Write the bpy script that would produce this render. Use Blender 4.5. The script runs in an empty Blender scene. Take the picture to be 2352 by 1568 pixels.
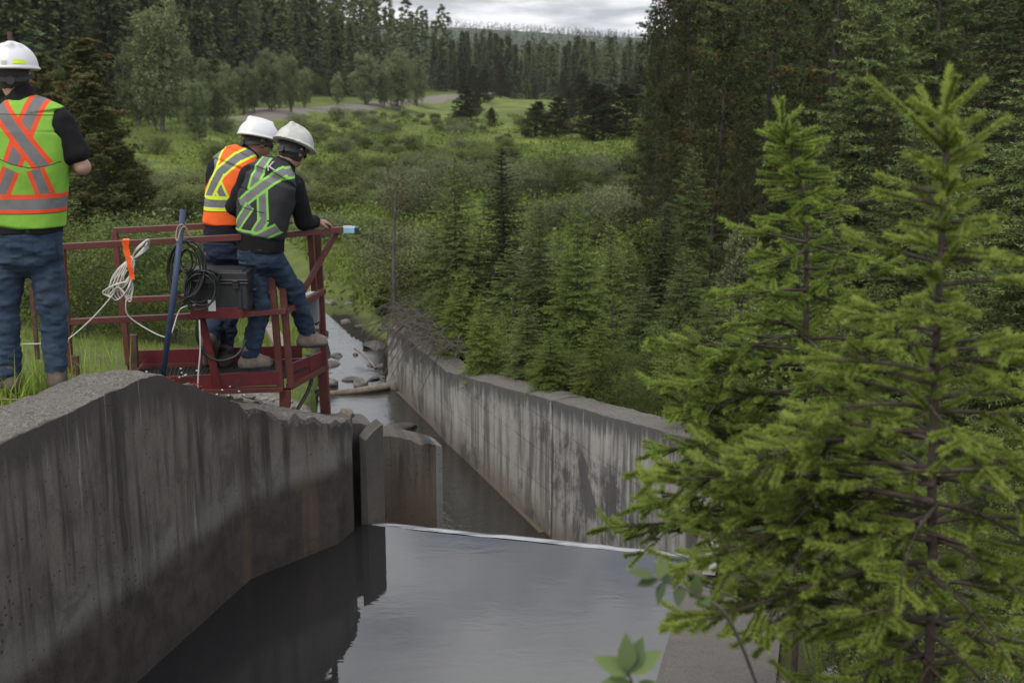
import bpy, math, random
import numpy as np
from mathutils import Vector, Matrix

C = bpy.context.scene.collection
sc = bpy.context.scene
PI = math.pi
R = math.radians

# ------------------------------------------------------------------ camera
PITCH = R(12.7)
F = 2850.0                       # focal length measured in photo units (photo width 2352)
cam_d = bpy.data.cameras.new('camera')
cam = bpy.data.objects.new('camera', cam_d); C.objects.link(cam)
cam.location = (0, 0, 0)
cam.rotation_euler = (R(90) - PITCH, 0, 0)
cam_d.sensor_width = 36
cam_d.lens = 36 * F / 2352
cam_d.clip_start = 0.05
cam_d.clip_end = 9000
cam_d.dof.use_dof = True
cam_d.dof.focus_distance = 8.0
cam_d.dof.aperture_fstop = 3.9
sc.camera = cam

# ------------------------------------------------------------------ light
SUN_EL, SUN_AZ = 52, 215         # azimuth: compass style, 0 = +Y, clockwise
sun_d = bpy.data.lights.new('sun', 'SUN'); sun = bpy.data.objects.new('sun', sun_d); C.objects.link(sun)
sun_d.energy = 2.2; sun_d.angle = R(16); sun_d.color = (1.0, 0.93, 0.82)
_a = R(SUN_AZ)
_dir = Vector((math.sin(_a) * math.cos(R(SUN_EL)), math.cos(_a) * math.cos(R(SUN_EL)), math.sin(R(SUN_EL))))
sun.rotation_euler = _dir.to_track_quat('Z', 'Y').to_euler()

world = bpy.data.worlds.new('World'); sc.world = world; world.use_nodes = True
nt = world.node_tree; nt.nodes.clear()
N = nt.nodes.new; L = nt.links.new
w_out = N('ShaderNodeOutputWorld'); w_bg = N('ShaderNodeBackground'); w_bg.inputs[1].default_value = 0.1
sky = N('ShaderNodeTexSky'); sky.sky_type = 'NISHITA'; sky.sun_disc = False
sky.sun_elevation = R(SUN_EL); sky.sun_rotation = R(SUN_AZ); sky.air_density = 1.0; sky.dust_density = 1.5
tc = N('ShaderNodeTexCoord')
sep = N('ShaderNodeSeparateXYZ'); L(tc.outputs['Generated'], sep.inputs[0])
# project the direction on a cloud deck: (x, y) / (z + k)
add = N('ShaderNodeMath'); add.operation = 'ADD'; add.inputs[1].default_value = 0.16; L(sep.outputs[2], add.inputs[0])
mx = N('ShaderNodeMath'); mx.operation = 'MAXIMUM'; mx.inputs[1].default_value = 0.03; L(add.outputs[0], mx.inputs[0])
dx = N('ShaderNodeMath'); dx.operation = 'DIVIDE'; L(sep.outputs[0], dx.inputs[0]); L(mx.outputs[0], dx.inputs[1])
dy = N('ShaderNodeMath'); dy.operation = 'DIVIDE'; L(sep.outputs[1], dy.inputs[0]); L(mx.outputs[0], dy.inputs[1])
cmb = N('ShaderNodeCombineXYZ'); L(dx.outputs[0], cmb.inputs[0]); L(dy.outputs[0], cmb.inputs[1])
n1 = N('ShaderNodeTexNoise'); n1.inputs['Scale'].default_value = 1.25; n1.inputs['Detail'].default_value = 9; n1.inputs['Roughness'].default_value = 0.55
n1.inputs['Distortion'].default_value = 0.3
L(cmb.outputs[0], n1.inputs['Vector'])
r1 = N('ShaderNodeValToRGB'); L(n1.outputs[0], r1.inputs[0])
r1.color_ramp.elements[0].position = 0.38; r1.color_ramp.elements[1].position = 0.49
n2 = N('ShaderNodeTexNoise'); n2.inputs['Scale'].default_value = 2.2; n2.inputs['Detail'].default_value = 7
mp = N('ShaderNodeMapping'); mp.inputs['Location'].default_value = (3.1, 1.7, 0.4); L(cmb.outputs[0], mp.inputs[0]); L(mp.outputs[0], n2.inputs['Vector'])
r2 = N('ShaderNodeValToRGB'); L(n2.outputs[0], r2.inputs[0])
r2.color_ramp.elements[0].position = 0.38; r2.color_ramp.elements[0].color = (5.0, 5.25, 5.7, 1)
r2.color_ramp.elements[1].position = 0.58; r2.color_ramp.elements[1].color = (10.8, 10.9, 11.1, 1)
mixc = N('ShaderNodeMix'); mixc.data_type = 'RGBA'
L(r1.outputs[0], mixc.inputs[0]); L(sky.outputs[0], mixc.inputs[6]); L(r2.outputs[0], mixc.inputs[7])
# the cloud deck is thin and bright overhead, heavier toward the horizon
el = N('ShaderNodeMapRange'); el.interpolation_type = 'SMOOTHSTEP'; L(sep.outputs[2], el.inputs[0])
el.inputs[1].default_value = 0.10; el.inputs[2].default_value = 0.42; el.inputs[3].default_value = 1.0; el.inputs[4].default_value = 1.5
vm = N('ShaderNodeVectorMath'); vm.operation = 'SCALE'; L(mixc.outputs[2], vm.inputs[0]); L(el.outputs[0], vm.inputs[3])
L(vm.outputs[0], w_bg.inputs[0]); L(w_bg.outputs[0], w_out.inputs[0])

sc.view_settings.view_transform = 'Standard'; sc.view_settings.look = 'None'
sc.view_settings.exposure = 0.12; sc.view_settings.gamma = 1.0
try:
    sc.cycles.max_bounces = 6; sc.cycles.diffuse_bounces = 3; sc.cycles.glossy_bounces = 3
    sc.cycles.transmission_bounces = 4; sc.cycles.transparent_max_bounces = 6; sc.cycles.volume_bounces = 0
    sc.cycles.use_denoising = True
    sc.cycles.caustics_reflective = False; sc.cycles.caustics_refractive = False
except Exception:
    pass

# ------------------------------------------------------------------ measuring
cp, sp = math.cos(PITCH), math.sin(PITCH)
def W(u, v, y):
    """point of the place seen at photo position (u, v) that stands y metres in front of the camera"""
    r = (u - 1176) / F; t = (784 - v) / F
    dy_ = cp + sp * t; dz_ = -sp + cp * t
    k = y / dy_
    return np.array([r * k, y, dz_ * k])
def Wz(u, v, z):
    r = (u - 1176) / F; t = (784 - v) / F
    dy_ = cp + sp * t; dz_ = -sp + cp * t
    k = z / dz_
    return np.array([r * k, dy_ * k, z])
def sst(a, b, x):
    t = np.clip((x - a) / (b - a), 0, 1); return t * t * (3 - 2 * t)

_rs = np.random.RandomState(7)
_lat = _rs.rand(32, 32, 32)
def vnoise(p, s=1.0, o=0.0):
    q = np.asarray(p, float) * s + o
    i = np.floor(q).astype(int); f = q - i; f = f * f * (3 - 2 * f); i &= 31; j = (i + 1) & 31
    x0, y0, z0 = i[..., 0], i[..., 1], i[..., 2]; x1, y1, z1 = j[..., 0], j[..., 1], j[..., 2]
    fx, fy, fz = f[..., 0], f[..., 1], f[..., 2]
    a = _lat[x0, y0, z0] * (1 - fx) + _lat[x1, y0, z0] * fx
    b = _lat[x0, y1, z0] * (1 - fx) + _lat[x1, y1, z0] * fx
    c = _lat[x0, y0, z1] * (1 - fx) + _lat[x1, y0, z1] * fx
    d = _lat[x0, y1, z1] * (1 - fx) + _lat[x1, y1, z1] * fx
    return ((a * (1 - fy) + b * fy) * (1 - fz) + (c * (1 - fy) + d * fy) * fz) * 2 - 1
def fbm(p, s=1.0, n=4, o=0.0):
    t = 0; a = 1
    for k in range(n):
        t = t + a * vnoise(p, s * 2 ** k, o + 7.3 * k); a *= 0.5
    return t / 1.6
def xyz(x, y, z=0.0):
    x, y, z = np.broadcast_arrays(np.asarray(x, float), np.asarray(y, float), np.asarray(z, float))
    return np.stack([x, y, z], -1)

# ------------------------------------------------------------------ objects
def link(o, parent=None):
    C.objects.link(o)
    if parent is not None: o.parent = parent
    return o
def tag(o, label=None, cat=None, group=None, kind=None):
    if label: o['label'] = label
    if cat: o['category'] = cat
    if group: o['group'] = group
    if kind: o['kind'] = kind
    return o
def empty(name, loc, label, cat, group=None, rz=0):
    o = bpy.data.objects.new(name, None); o.empty_display_size = 0.1
    link(o); o.location = Vector([float(c) for c in loc]); o.rotation_euler = (0, 0, rz)
    return tag(o, label, cat, group)
def npmesh(name, V, faces, mats=(), midx=None, smooth=False, attrs=None, fattrs=None):
    """faces: list of int arrays (n,3)/(n,4)"""
    V = np.asarray(V, np.float32)
    if isinstance(faces, np.ndarray): faces = [faces]
    faces = [np.asarray(f, np.int32) for f in faces if len(f)]
    me = bpy.data.meshes.new(name)
    me.vertices.add(len(V)); me.vertices.foreach_set('co', V.ravel())
    nl = sum(f.size for f in faces); nf = sum(len(f) for f in faces)
    me.loops.add(nl); me.loops.foreach_set('vertex_index', np.concatenate([f.ravel() for f in faces]))
    tot = np.concatenate([np.full(len(f), f.shape[1], np.int32) for f in faces])
    st = np.concatenate([[0], np.cumsum(tot)[:-1]]).astype(np.int32)
    me.polygons.add(nf); me.polygons.foreach_set('loop_start', st)
    try: me.polygons.foreach_set('loop_total', tot)
    except Exception: pass
    if midx is not None: me.polygons.foreach_set('material_index', np.asarray(midx, np.int32))
    me.polygons.foreach_set('use_smooth', np.full(nf, bool(smooth)))
    for m in mats: me.materials.append(m)
    for k, a in (attrs or {}).items():
        at = me.attributes.new(k, 'FLOAT', 'POINT'); at.data.foreach_set('value', np.asarray(a, np.float32))
    for k, a in (fattrs or {}).items():
        at = me.attributes.new(k, 'FLOAT', 'FACE'); at.data.foreach_set('value', np.asarray(a, np.float32))
    me.update(calc_edges=True)
    return me
def obj(name, me, parent=None, loc=None):
    o = bpy.data.objects.new(name, me); link(o, parent)
    if loc is not None: o.location = Vector([float(c) for c in loc])
    return o
class MB:
    """collects shapes for ONE mesh"""
    def __init__(s): s.V = []; s.Q = []; s.T = []; s.n = 0
    def add(s, V, Q=None, T=None):
        V = np.asarray(V, float).reshape(-1, 3)
        if Q is not None and len(Q): s.Q.append(np.asarray(Q, int) + s.n)
        if T is not None and len(T): s.T.append(np.asarray(T, int) + s.n)
        s.V.append(V); s.n += len(V); return s
    def arrays(s):
        return np.concatenate(s.V), [np.concatenate(a) for a in (s.Q, s.T) if a]
    def build(s, name, mat, parent=None, smooth=False, loc=None, off=None, bevel=0):
        V, Fc = s.arrays()
        if off is not None: V = V - np.asarray(off, float)
        me = npmesh(name, V, Fc, [mat], smooth=smooth)
        o = obj(name, me, parent, loc)
        if bevel:
            b = o.modifiers.new('b', 'BEVEL'); b.width = bevel; b.segments = 2; b.limit_method = 'ANGLE'
        return o
    def box(s, c, size, rot=None):
        h = np.array(size) / 2.0
        P = np.array([[i, j, k] for i in (-1, 1) for j in (-1, 1) for k in (-1, 1)]) * h
        if rot is not None: P = P @ np.array(rot.to_3x3() if hasattr(rot, 'to_3x3') else rot).T
        P = P + np.asarray(c)
        return s.add(P, [[0, 1, 3, 2], [4, 6, 7, 5], [0, 4, 5, 1], [2, 3, 7, 6], [0, 2, 6, 4], [1, 5, 7, 3]])
    def bar(s, a, b, w, d=None, up=(0, 0, 1)):
        """rectangular bar from a to b"""
        a = np.asarray(a, float); b = np.asarray(b, float); d = d or w
        t = b - a; l = np.linalg.norm(t); t = t / l
        up = np.asarray(up, float)
        if abs(t @ up) > 0.95: up = np.array([0, 1.0, 0])
        x = np.cross(t, up); x /= np.linalg.norm(x); z = np.cross(x, t)
        P = []
        for e in (a, b):
            for sx, sz in ((-1, -1), (1, -1), (1, 1), (-1, 1)): P.append(e + x * sx * w / 2 + z * sz * d / 2)
        return s.add(P, [[0, 3, 2, 1], [4, 5, 6, 7], [0, 1, 5, 4], [1, 2, 6, 5], [2, 3, 7, 6], [3, 0, 4, 7]])
    def tube(s, pts, r, n=8, cap=True):
        P = np.asarray(pts, float); m = len(P)
        r = np.broadcast_to(np.asarray(r, float), (m,))
        T = np.gradient(P, axis=0); T /= np.linalg.norm(T, axis=1)[:, None] + 1e-9
        ref = np.array([0.0, 0, 1.0]) if abs(T[0] @ [0, 0, 1]) < 0.9 else np.array([1.0, 0, 0])
        X = np.cross(T[0], ref); X /= np.linalg.norm(X)
        V = []
        for i in range(m):
            X = X - T[i] * (X @ T[i]); X /= np.linalg.norm(X) + 1e-9
            Y = np.cross(T[i], X)
            a = np.arange(n) * 2 * PI / n
            V.append(P[i] + r[i] * (np.cos(a)[:, None] * X + np.sin(a)[:, None] * Y))
        V = np.concatenate(V); Q = []
        for i in range(m - 1):
            for j in range(n):
                k = (j + 1) % n; Q.append([i * n + j, i * n + k, (i + 1) * n + k, (i + 1) * n + j])
        Tt = []
        if cap:
            V = np.vstack([V, P[0], P[-1]]); c0, c1 = m * n, m * n + 1
            for j in range(n):
                k = (j + 1) % n; Tt += [[c0, k, j], [c1, (m - 1) * n + j, (m - 1) * n + k]]
        return s.add(V, Q, Tt)
def smooth_path(P, k=6, closed=False):
    """Catmull-Rom through the points"""
    P = np.asarray(P, float); n = len(P); out = []
    for i in range(n - 1 if not closed else n):
        p0 = P[i - 1] if (i > 0 or closed) else P[0]; p1 = P[i]; p2 = P[(i + 1) % n]
        p3 = P[(i + 2) % n] if (i + 2 < n or closed) else P[-1]
        for t in np.arange(k) / k:
            out.append(0.5 * ((2 * p1) + (-p0 + p2) * t + (2 * p0 - 5 * p1 + 4 * p2 - p3) * t * t + (-p0 + 3 * p1 - 3 * p2 + p3) * t ** 3))
    out.append(P[-1] if not closed else P[0]); return np.array(out)

# ------------------------------------------------------------------ materials
class NT:
    def __init__(s, name):
        s.m = bpy.data.materials.new(name); s.m.use_nodes = True; s.t = s.m.node_tree
        s.b = s.t.nodes['Principled BSDF']; s.out = s.t.nodes['Material Output']
    def n(s, typ, **kw):
        nd = s.t.nodes.new(typ)
        for k, v in kw.items(): setattr(nd, k, v)
        return nd
    def l(s, a, b): s.t.links.new(a, b)
    def val(s, x, sock):
        if isinstance(x, (int, float)): sock.default_value = x
        elif isinstance(x, tuple): sock.default_value = x if len(x) == 4 else (*x, 1)
        else: s.l(x, sock)
    def math(s, op, a, b=0.0, c=None, clamp=False):
        nd = s.n('ShaderNodeMath', operation=op); nd.use_clamp = clamp
        s.val(a, nd.inputs[0]); s.val(b, nd.inputs[1])
        if c is not None: s.val(c, nd.inputs[2])
        return nd.outputs[0]
    def mix(s, f, a, b, mode='MIX'):
        nd = s.n('ShaderNodeMix', data_type='RGBA', blend_type=mode)
        s.val(f, nd.inputs[0]); s.val(a, nd.inputs[6]); s.val(b, nd.inputs[7]); return nd.outputs[2]
    def coord(s, kind='Object', scale=(1, 1, 1), loc=(0, 0, 0)):
        t = s.n('ShaderNodeTexCoord'); m = s.n('ShaderNodeMapping'); s.l(t.outputs[kind], m.inputs[0])
        m.inputs['Scale'].default_value = scale; m.inputs['Location'].default_value = loc; return m.outputs[0]
    def pos(s, scale=(1, 1, 1), loc=(0, 0, 0)):
        t = s.n('ShaderNodeNewGeometry'); m = s.n('ShaderNodeMapping'); s.l(t.outputs['Position'], m.inputs[0])
        m.inputs['Scale'].default_value = scale; m.inputs['Location'].default_value = loc; return m.outputs[0]
    def noise(s, vec, scale, detail=4, rough=0.5, dist=0.0):
        nd = s.n('ShaderNodeTexNoise'); s.l(vec, nd.inputs['Vector']); nd.inputs['Scale'].default_value = scale
        nd.inputs['Detail'].default_value = detail; nd.inputs['Roughness'].default_value = rough
        nd.inputs['Distortion'].default_value = dist; return nd.outputs[0]
    def voro(s, vec, scale, feature='F1', out=0):
        nd = s.n('ShaderNodeTexVoronoi', feature=feature); s.l(vec, nd.inputs['Vector']); nd.inputs['Scale'].default_value = scale
        return nd.outputs[out]
    def ramp(s, f, a, b, clamp=True):
        nd = s.n('ShaderNodeMapRange'); s.val(f, nd.inputs[0]); nd.inputs[1].default_value = a; nd.inputs[2].default_value = b
        nd.interpolation_type = 'SMOOTHSTEP'; return nd.outputs[0]
    def attr(s, name, out='Fac'):
        nd = s.n('ShaderNodeAttribute'); nd.attribute_name = name; return nd.outputs[out]
    def bump(s, h, strength=0.3, dist=0.01):
        nd = s.n('ShaderNodeBump'); nd.inputs['Strength'].default_value = strength; nd.inputs['Distance'].default_value = dist
        s.l(h, nd.inputs['Height']); s.l(nd.outputs[0], s.b.inputs['Normal']); return nd
    def base(s, c, rough=0.6, metal=0.0, spec=None):
        s.val(c, s.b.inputs['Base Color']); s.val(rough, s.b.inputs['Roughness']); s.b.inputs['Metallic'].default_value = metal
        if spec is not None: s.b.inputs['Specular IOR Level'].default_value = spec
        return s.m
def plain(name, c, rough=0.6, metal=0.0, var=0.25, scale=20.0, bump=0.1, bd=0.002, spec=None):
    t = NT(name); v = t.coord('Object')
    n = t.noise(v, scale, 5, 0.6); n2 = t.noise(v, scale * 0.17, 3, 0.6)
    dark = tuple(x * (1 - var) for x in c); lite = tuple(min(1, x * (1 + var * 0.6)) for x in c)
    col = t.mix(t.ramp(t.math('ADD', t.math('MULTIPLY', n, 0.5), t.math('MULTIPLY', n2, 0.5)), 0.35, 0.65), dark, lite)
    if bump: t.bump(n, bump, bd)
    return t.base(col, rough, metal, spec)
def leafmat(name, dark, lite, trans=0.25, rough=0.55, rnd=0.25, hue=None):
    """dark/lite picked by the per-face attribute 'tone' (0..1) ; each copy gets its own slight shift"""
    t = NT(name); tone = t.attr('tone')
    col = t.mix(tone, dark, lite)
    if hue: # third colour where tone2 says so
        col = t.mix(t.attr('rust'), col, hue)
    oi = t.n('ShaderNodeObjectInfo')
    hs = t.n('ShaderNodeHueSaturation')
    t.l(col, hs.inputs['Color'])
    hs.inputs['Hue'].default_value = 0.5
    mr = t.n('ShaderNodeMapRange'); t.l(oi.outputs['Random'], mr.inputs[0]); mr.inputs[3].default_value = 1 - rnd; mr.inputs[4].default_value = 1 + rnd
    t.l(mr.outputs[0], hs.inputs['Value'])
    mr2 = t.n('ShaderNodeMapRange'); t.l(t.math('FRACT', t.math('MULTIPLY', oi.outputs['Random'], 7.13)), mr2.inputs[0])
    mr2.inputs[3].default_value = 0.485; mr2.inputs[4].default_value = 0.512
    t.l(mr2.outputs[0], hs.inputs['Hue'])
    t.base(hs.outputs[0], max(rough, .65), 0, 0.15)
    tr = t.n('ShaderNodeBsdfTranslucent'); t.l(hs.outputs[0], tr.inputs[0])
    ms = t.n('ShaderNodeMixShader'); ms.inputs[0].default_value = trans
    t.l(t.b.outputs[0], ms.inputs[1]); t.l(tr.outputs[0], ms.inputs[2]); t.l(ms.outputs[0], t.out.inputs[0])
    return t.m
# ------------------------------------------------------------------ terrain height
POOL_Z, CH_Z = -3.30, -5.07
LW_Y = [-2, 3.0, 6.18, 7.58, 8.19, 8.46, 8.75, 8.95, 9.5, 12.0, 17.8, 20.0, 22.4, 25.5, 31, 40]
LW_X = [-4.04, -2.82, -2.05, -1.71, -1.20, -1.14, -1.12, -1.20, -1.45, -1.90, -2.80, -3.09, -3.6, -4.3, -6.2, -9.5]
RW_Y = [-2, 3.0, 6.18, 7.93, 8.2, 9.95, 10.23, 12.75, 16.17, 19.1, 19.5, 21.6, 23.1, 25.4, 31, 40]
RW_X = [-1.2, 0.05, 0.80, 1.25, 1.32, 1.52, 1.33, 0.42, -0.88, -1.83, -1.98, -2.15, -2.9, -3.6, -5.2, -8.3]
FLOOR_Y = [0, 18, 24, 40, 83, 170, 250, 400, 900, 3000]
FLOOR_Z = [-4.2, -4.65, -4.9, -5.35, -6.15, -7.0, -7.6, -8.0, -8, -8]
FOOT_Y = [0, 40, 75, 110, 140, 200, 260, 300, 420, 700]
FOOT_X = [-16, -27, -36, -37, -36, -27, -17, -14, -60, -200]
def ground(x, y):
    x = np.asarray(x, float); y = np.asarray(y, float)
    p = xyz(x, y, 0)
    fl = np.interp(y, FLOOR_Y, FLOOR_Z)
    und = fbm(p, 0.06, 3, 3.0) * sst(18, 60, y) * 0.7 + fbm(p, 0.35, 3, 9.0) * 0.12 * sst(14, 30, y)
    z = fl + und
    # near left bank
    xl = np.interp(y, LW_Y, LW_X); dl = xl - x
    b0 = np.interp(y, [0, 7.2, 8.6, 11, 16, 22, 30, 40], [-1.70, -1.74, -2.10, -2.50, -3.45, -4.35, -4.9, -5.3])
    e0 = np.interp(y, [0, 7.6, 8.2, 9.5, 12, 15, 19, 24, 40], [-1.74, -2.2, -2.5, -2.78, -3.35, -4.2, -4.9, -5.1, -5.4])
    left = e0 + (b0 - e0) * (1 - np.exp(-np.maximum(dl - 0.15, 0) / 1.3)) + fbm(p, 1.6, 3, 5.0) * 0.05
    left = left * 1.0
    # near right bank
    xr = np.interp(y, RW_Y, RW_X); dr = x - xr
    r0 = np.interp(y, [0, 6, 8.0, 9.95, 12.75, 16.17, 19.1, 21, 25, 40], [-3.24, -3.26, -3.15, -3.12, -3.60, -4.15, -4.24, -4.55, -4.95, -5.35])
    right = r0 + np.where(y < 8.2, sst(0.55, 1.6, dr) * 0.25, sst(0.6, 4, dr) * 0.25) + fbm(p, 1.3, 3, 15.0) * 0.07 * sst(0.3, 0.9, dr)
    m = sst(24, 40, y)
    land = np.where(dl > -0.1, left, right)
    z = land * (1 - m) + z * m
    # channel cut
    walled = y < 20.2
    inch = (dl < np.where(walled, 0.13, -0.1)) & (dr < np.where(walled, 0.16, -0.14)) & (y < 40)
    bed = np.where(y < 8.1, -4.6, -5.6) + 0 * x
    deep = sst(23.5, 27.5, y)
    soft = sst(19.5, 21.5, y)                     # natural banks beyond the walls
    wdist = np.minimum(-dl, -dr)
    bedn = (CH_Z + 0.12) - 0.4 * sst(0, 0.5, wdist)
    bed = bed * (1 - soft) + bedn * soft
    z = np.where(inch, bed * (1 - deep) + z * deep, z)
    # bank slope down to the stream for natural part
    nb = sst(19.6, 20.8, y) * (1 - sst(31, 39, y))
    dd = np.where(dl > 0, dl, dr)
    z = np.where(~inch, z * (1 - nb) + nb * (z - (z - CH_Z) * np.exp(-np.maximum(dd, 0) / 0.7)), z)
    # left hill and the road bench at its foot
    fx = np.interp(y, FOOT_Y, FOOT_X)
    d = fx - x                                     # >0 : up the hill
    bench = np.exp(-np.maximum(-(d + 11), 0) ** 2 / 18.0)
    z = z + 1.7 * bench * sst(60, 110, y) * (1 - sst(290, 330, y))
    hill = np.maximum(d, 0)
    z = z + 0.50 * hill * (1 - np.exp(-hill / 6)) * sst(24, 60, y) * (1 - 0.75 * sst(60, 130, hill)) * (1 - sst(500, 800, y)) + fbm(p, 0.03, 3, 2.0) * sst(5, 40, hill) * 3
    # far hills: rise behind the forest, crest falling to the right
    crest = 50 - 15 * sst(-150, 190, x) + fbm(p, 0.0035, 4, 1.0) * 4
    z = z + sst(430, 1650, y) * crest
    # right slope
    z = z + sst(12, 60, x - 0.10 * y) * 5 * sst(10, 40, y) * (1 - sst(300, 600, y))
    return z
def gh(x, y): return float(ground(np.array([x]), np.array([y]))[0])
def hit(u, v, y0=9.0, y1=1500):
    """where the line of sight through photo position (u, v) meets the ground"""
    ys = np.geomspace(y0, y1, 900)
    P = np.stack([W(u, v, y) for y in ys]); g = ground(P[:, 0], P[:, 1])
    k = np.argmax(P[:, 2] < g)
    return P[k][0], P[k][1], g[k]
def at_col(u, y):
    """ground point at photo column u, y metres away"""
    z = -4.0
    for _ in range(6):
        dep = cp * y - sp * z; x = (u - 1176) / F * dep; z = gh(x, y)
    return np.array([x, y, z])
def top_of(v, y):
    t = (784 - v) / F; return y * (-sp + cp * t) / (cp + sp * t)
def road_x(y): return np.interp(y, FOOT_Y, FOOT_X) + 12.0

# terrain sheet
ny, nx = 470, 420
ys = np.concatenate([np.linspace(-6, 3, 12), np.linspace(3.2, 26, 190), np.geomspace(26.2, 3200, ny - 202)])
tt = np.linspace(-1, 1, nx); tt = np.sign(tt) * np.abs(tt) ** 1.35
YY, TT = np.meshgrid(ys, tt, indexing='ij')
XX = TT * (6.5 + 0.62 * np.maximum(YY, 0))
ZZ = ground(XX, YY)
Vt = np.stack([XX, YY, ZZ], -1).reshape(-1, 3)
ii, jj = np.meshgrid(np.arange(ny - 1), np.arange(nx - 1), indexing='ij')
a = (ii * nx + jj).ravel(); Ft = np.stack([a, a + 1, a + nx + 1, a + nx], 1)
# masks that belong to the ground itself
xl = np.interp(YY, LW_Y, LW_X); dl = xl - XX
pn = fbm(xyz(XX, YY), 0.8, 4, 1.0)
grav = sst(1.3, 0.6, dl + pn * 0.7) * sst(8.2, 8.5, YY) * sst(12.5, 10.5, YY) * (dl > -0.1)
grav = np.maximum(grav, sst(0.42, 0.62, pn * 0.6 + 0.36 * np.exp(-((YY - 9.9) / 1.4) ** 2)) * (dl > 0) * sst(13, 11, YY))
rx = road_x(YY); rw = 1.15
roadm = sst(rw + 1.2, rw - 0.2, np.abs(XX - rx) + pn * 1.3) * sst(105, 122, YY) * sst(330, 300, YY)
xr = np.interp(YY, RW_Y, RW_X); dr = XX - xr
rg = sst(-0.05, 0.3, pn) * (dr > 0) * sst(13.0, 10.0, YY + XX * 0) * sst(0.8, 1.6, XX)
grav = np.maximum(np.maximum(grav, roadm), rg)
wet = ((dl < 0.10) & (dr < 0.13) & (YY < 25)).astype(float)
bank = np.maximum(sst(0.45, 0.12, np.abs(dl)), sst(0.45, 0.1, np.abs(dr))) * sst(19, 20, YY) * sst(27, 24, YY) * 0.6
farh = sst(600, 900, YY)
scar = farh * sst(0.0, 0.5, fbm(xyz(XX, YY), 0.004, 3, 8.0) + sst(0.10, 0.2, XX / np.maximum(YY, 1)) - 0.65)
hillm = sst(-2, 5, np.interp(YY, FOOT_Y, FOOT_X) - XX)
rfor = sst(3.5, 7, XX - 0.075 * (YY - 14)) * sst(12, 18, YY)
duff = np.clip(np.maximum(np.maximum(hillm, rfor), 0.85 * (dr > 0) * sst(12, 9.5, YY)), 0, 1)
t = NT('ground'); P = t.pos()
nA = t.noise(P, 0.09, 4, 0.6); nB = t.noise(P, 0.9, 5, 0.65); nC = t.noise(P, 14, 5, 0.7); nD = t.noise(P, 0.35, 4, 0.6)
green = t.mix(t.ramp(nA, 0.4, 0.62), (0.105, 0.140, 0.030), (0.225, 0.295, 0.052))
green = t.mix(t.ramp(nD, 0.45, 0.7), green, (0.075, 0.090, 0.030))
green = t.mix(t.math('MULTIPLY', t.ramp(nB, 0.35, 0.7), 0.6), green, (0.105, 0.115, 0.045))
green = t.mix(t.ramp(nC, 0.3, 0.8), green, (0.05, 0.065, 0.02))
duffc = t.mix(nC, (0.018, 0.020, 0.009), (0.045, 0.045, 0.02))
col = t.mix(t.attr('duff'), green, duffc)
pv = t.voro(P, 75.0, 'F1', 1)
gv = t.n('ShaderNodeRGBToBW'); t.l(pv, gv.inputs[0])
gcol = t.mix(t.ramp(gv.outputs[0], 0.1, 0.9), (0.09, 0.078, 0.068), (0.27, 0.245, 0.22))
gcol = t.mix(t.ramp(nC, 0.35, 0.75), gcol, (0.16, 0.135, 0.115))
gfac = t.ramp(t.math('ADD', t.attr('gravel'), t.math('MULTIPLY', t.math('SUBTRACT', nC, 0.5), 0.7)), 0.35, 0.6)
col = t.mix(gfac, col, gcol)
col = t.mix(t.attr('scar'), col, (0.16, 0.14, 0.13))
col = t.mix(t.attr('farforest'), col, t.mix(nA, (0.03, 0.045, 0.018), (0.05, 0.07, 0.025)))
col = t.mix(t.attr('bank'), col, (0.035, 0.028, 0.02))
col = t.mix(t.attr('wet'), col, (0.02, 0.018, 0.014))
t.bump(t.math('ADD', nC, t.math('MULTIPLY', gv.outputs[0], 0.5)), 0.7, 0.03)
M_ground = t.base(col, 0.95, 0, 0.15)
me = npmesh('ground', Vt, [Ft], [M_ground], smooth=True, attrs=dict(gravel=grav.ravel(), duff=duff.ravel(), wet=wet.ravel(), bank=bank.ravel(),
    farforest=(farh * (1 - scar)).ravel(), scar=scar.ravel()))
tag(obj('ground', me), kind='structure')

# ------------------------------------------------------------------ water
def water_mat(name, deep, bscale, bstr, rough=0.02, ior=1.4, stretch=(1, 1, 1), foam=None):
    t = NT(name); P = t.pos(scale=stretch)
    a = t.noise(P, bscale, 3, 0.5, 0.4); b = t.noise(P, bscale * 3.7, 3, 0.5)
    t.bump(t.math('ADD', a, t.math('MULTIPLY', b, 0.3)), bstr, 0.02)
    c = deep
    if foam: c = t.mix(t.ramp(t.noise(t.pos(), 9, 5, 0.7), 0.62, 0.72), deep, foam)
    t.base(c, rough); t.b.inputs['IOR'].default_value = ior
    return t.m
M_pool = water_mat('pool_water', (0.016, 0.016, 0.017), 4.0, 0.028, 0.02, 1.62, (1.0, 2.2, 1))
M_ch = water_mat('channel_water', (0.022, 0.021, 0.018), 7.0, 0.33, 0.05, 1.45)
def sheet(name, poly, z, mat, res=0.12, zf=None):
    """flat sheet between two long sides given as lists of (x,y)"""
    A, B = [np.array(q, float) for q in poly]
    n = 60; ta = np.linspace(0, 1, n)
    def rs(Q):
        s = np.concatenate([[0], np.cumsum(np.linalg.norm(np.diff(Q, axis=0), axis=1))]); s /= s[-1]
        return np.stack([np.interp(ta, s, Q[:, 0]), np.interp(ta, s, Q[:, 1])], 1)
    A = rs(A); B = rs(B); m = 24; V = []
    for i in range(n):
        for j in range(m):
            p = A[i] + (B[i] - A[i]) * j / (m - 1); V.append([p[0], p[1], z if zf is None else zf(p[0], p[1])])
    a = (np.arange(n - 1)[:, None] * m + np.arange(m - 1)[None]).ravel()
    return npmesh(name, V, [np.stack([a, a + 1, a + m + 1, a + m], 1)], [mat], smooth=True)
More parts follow.
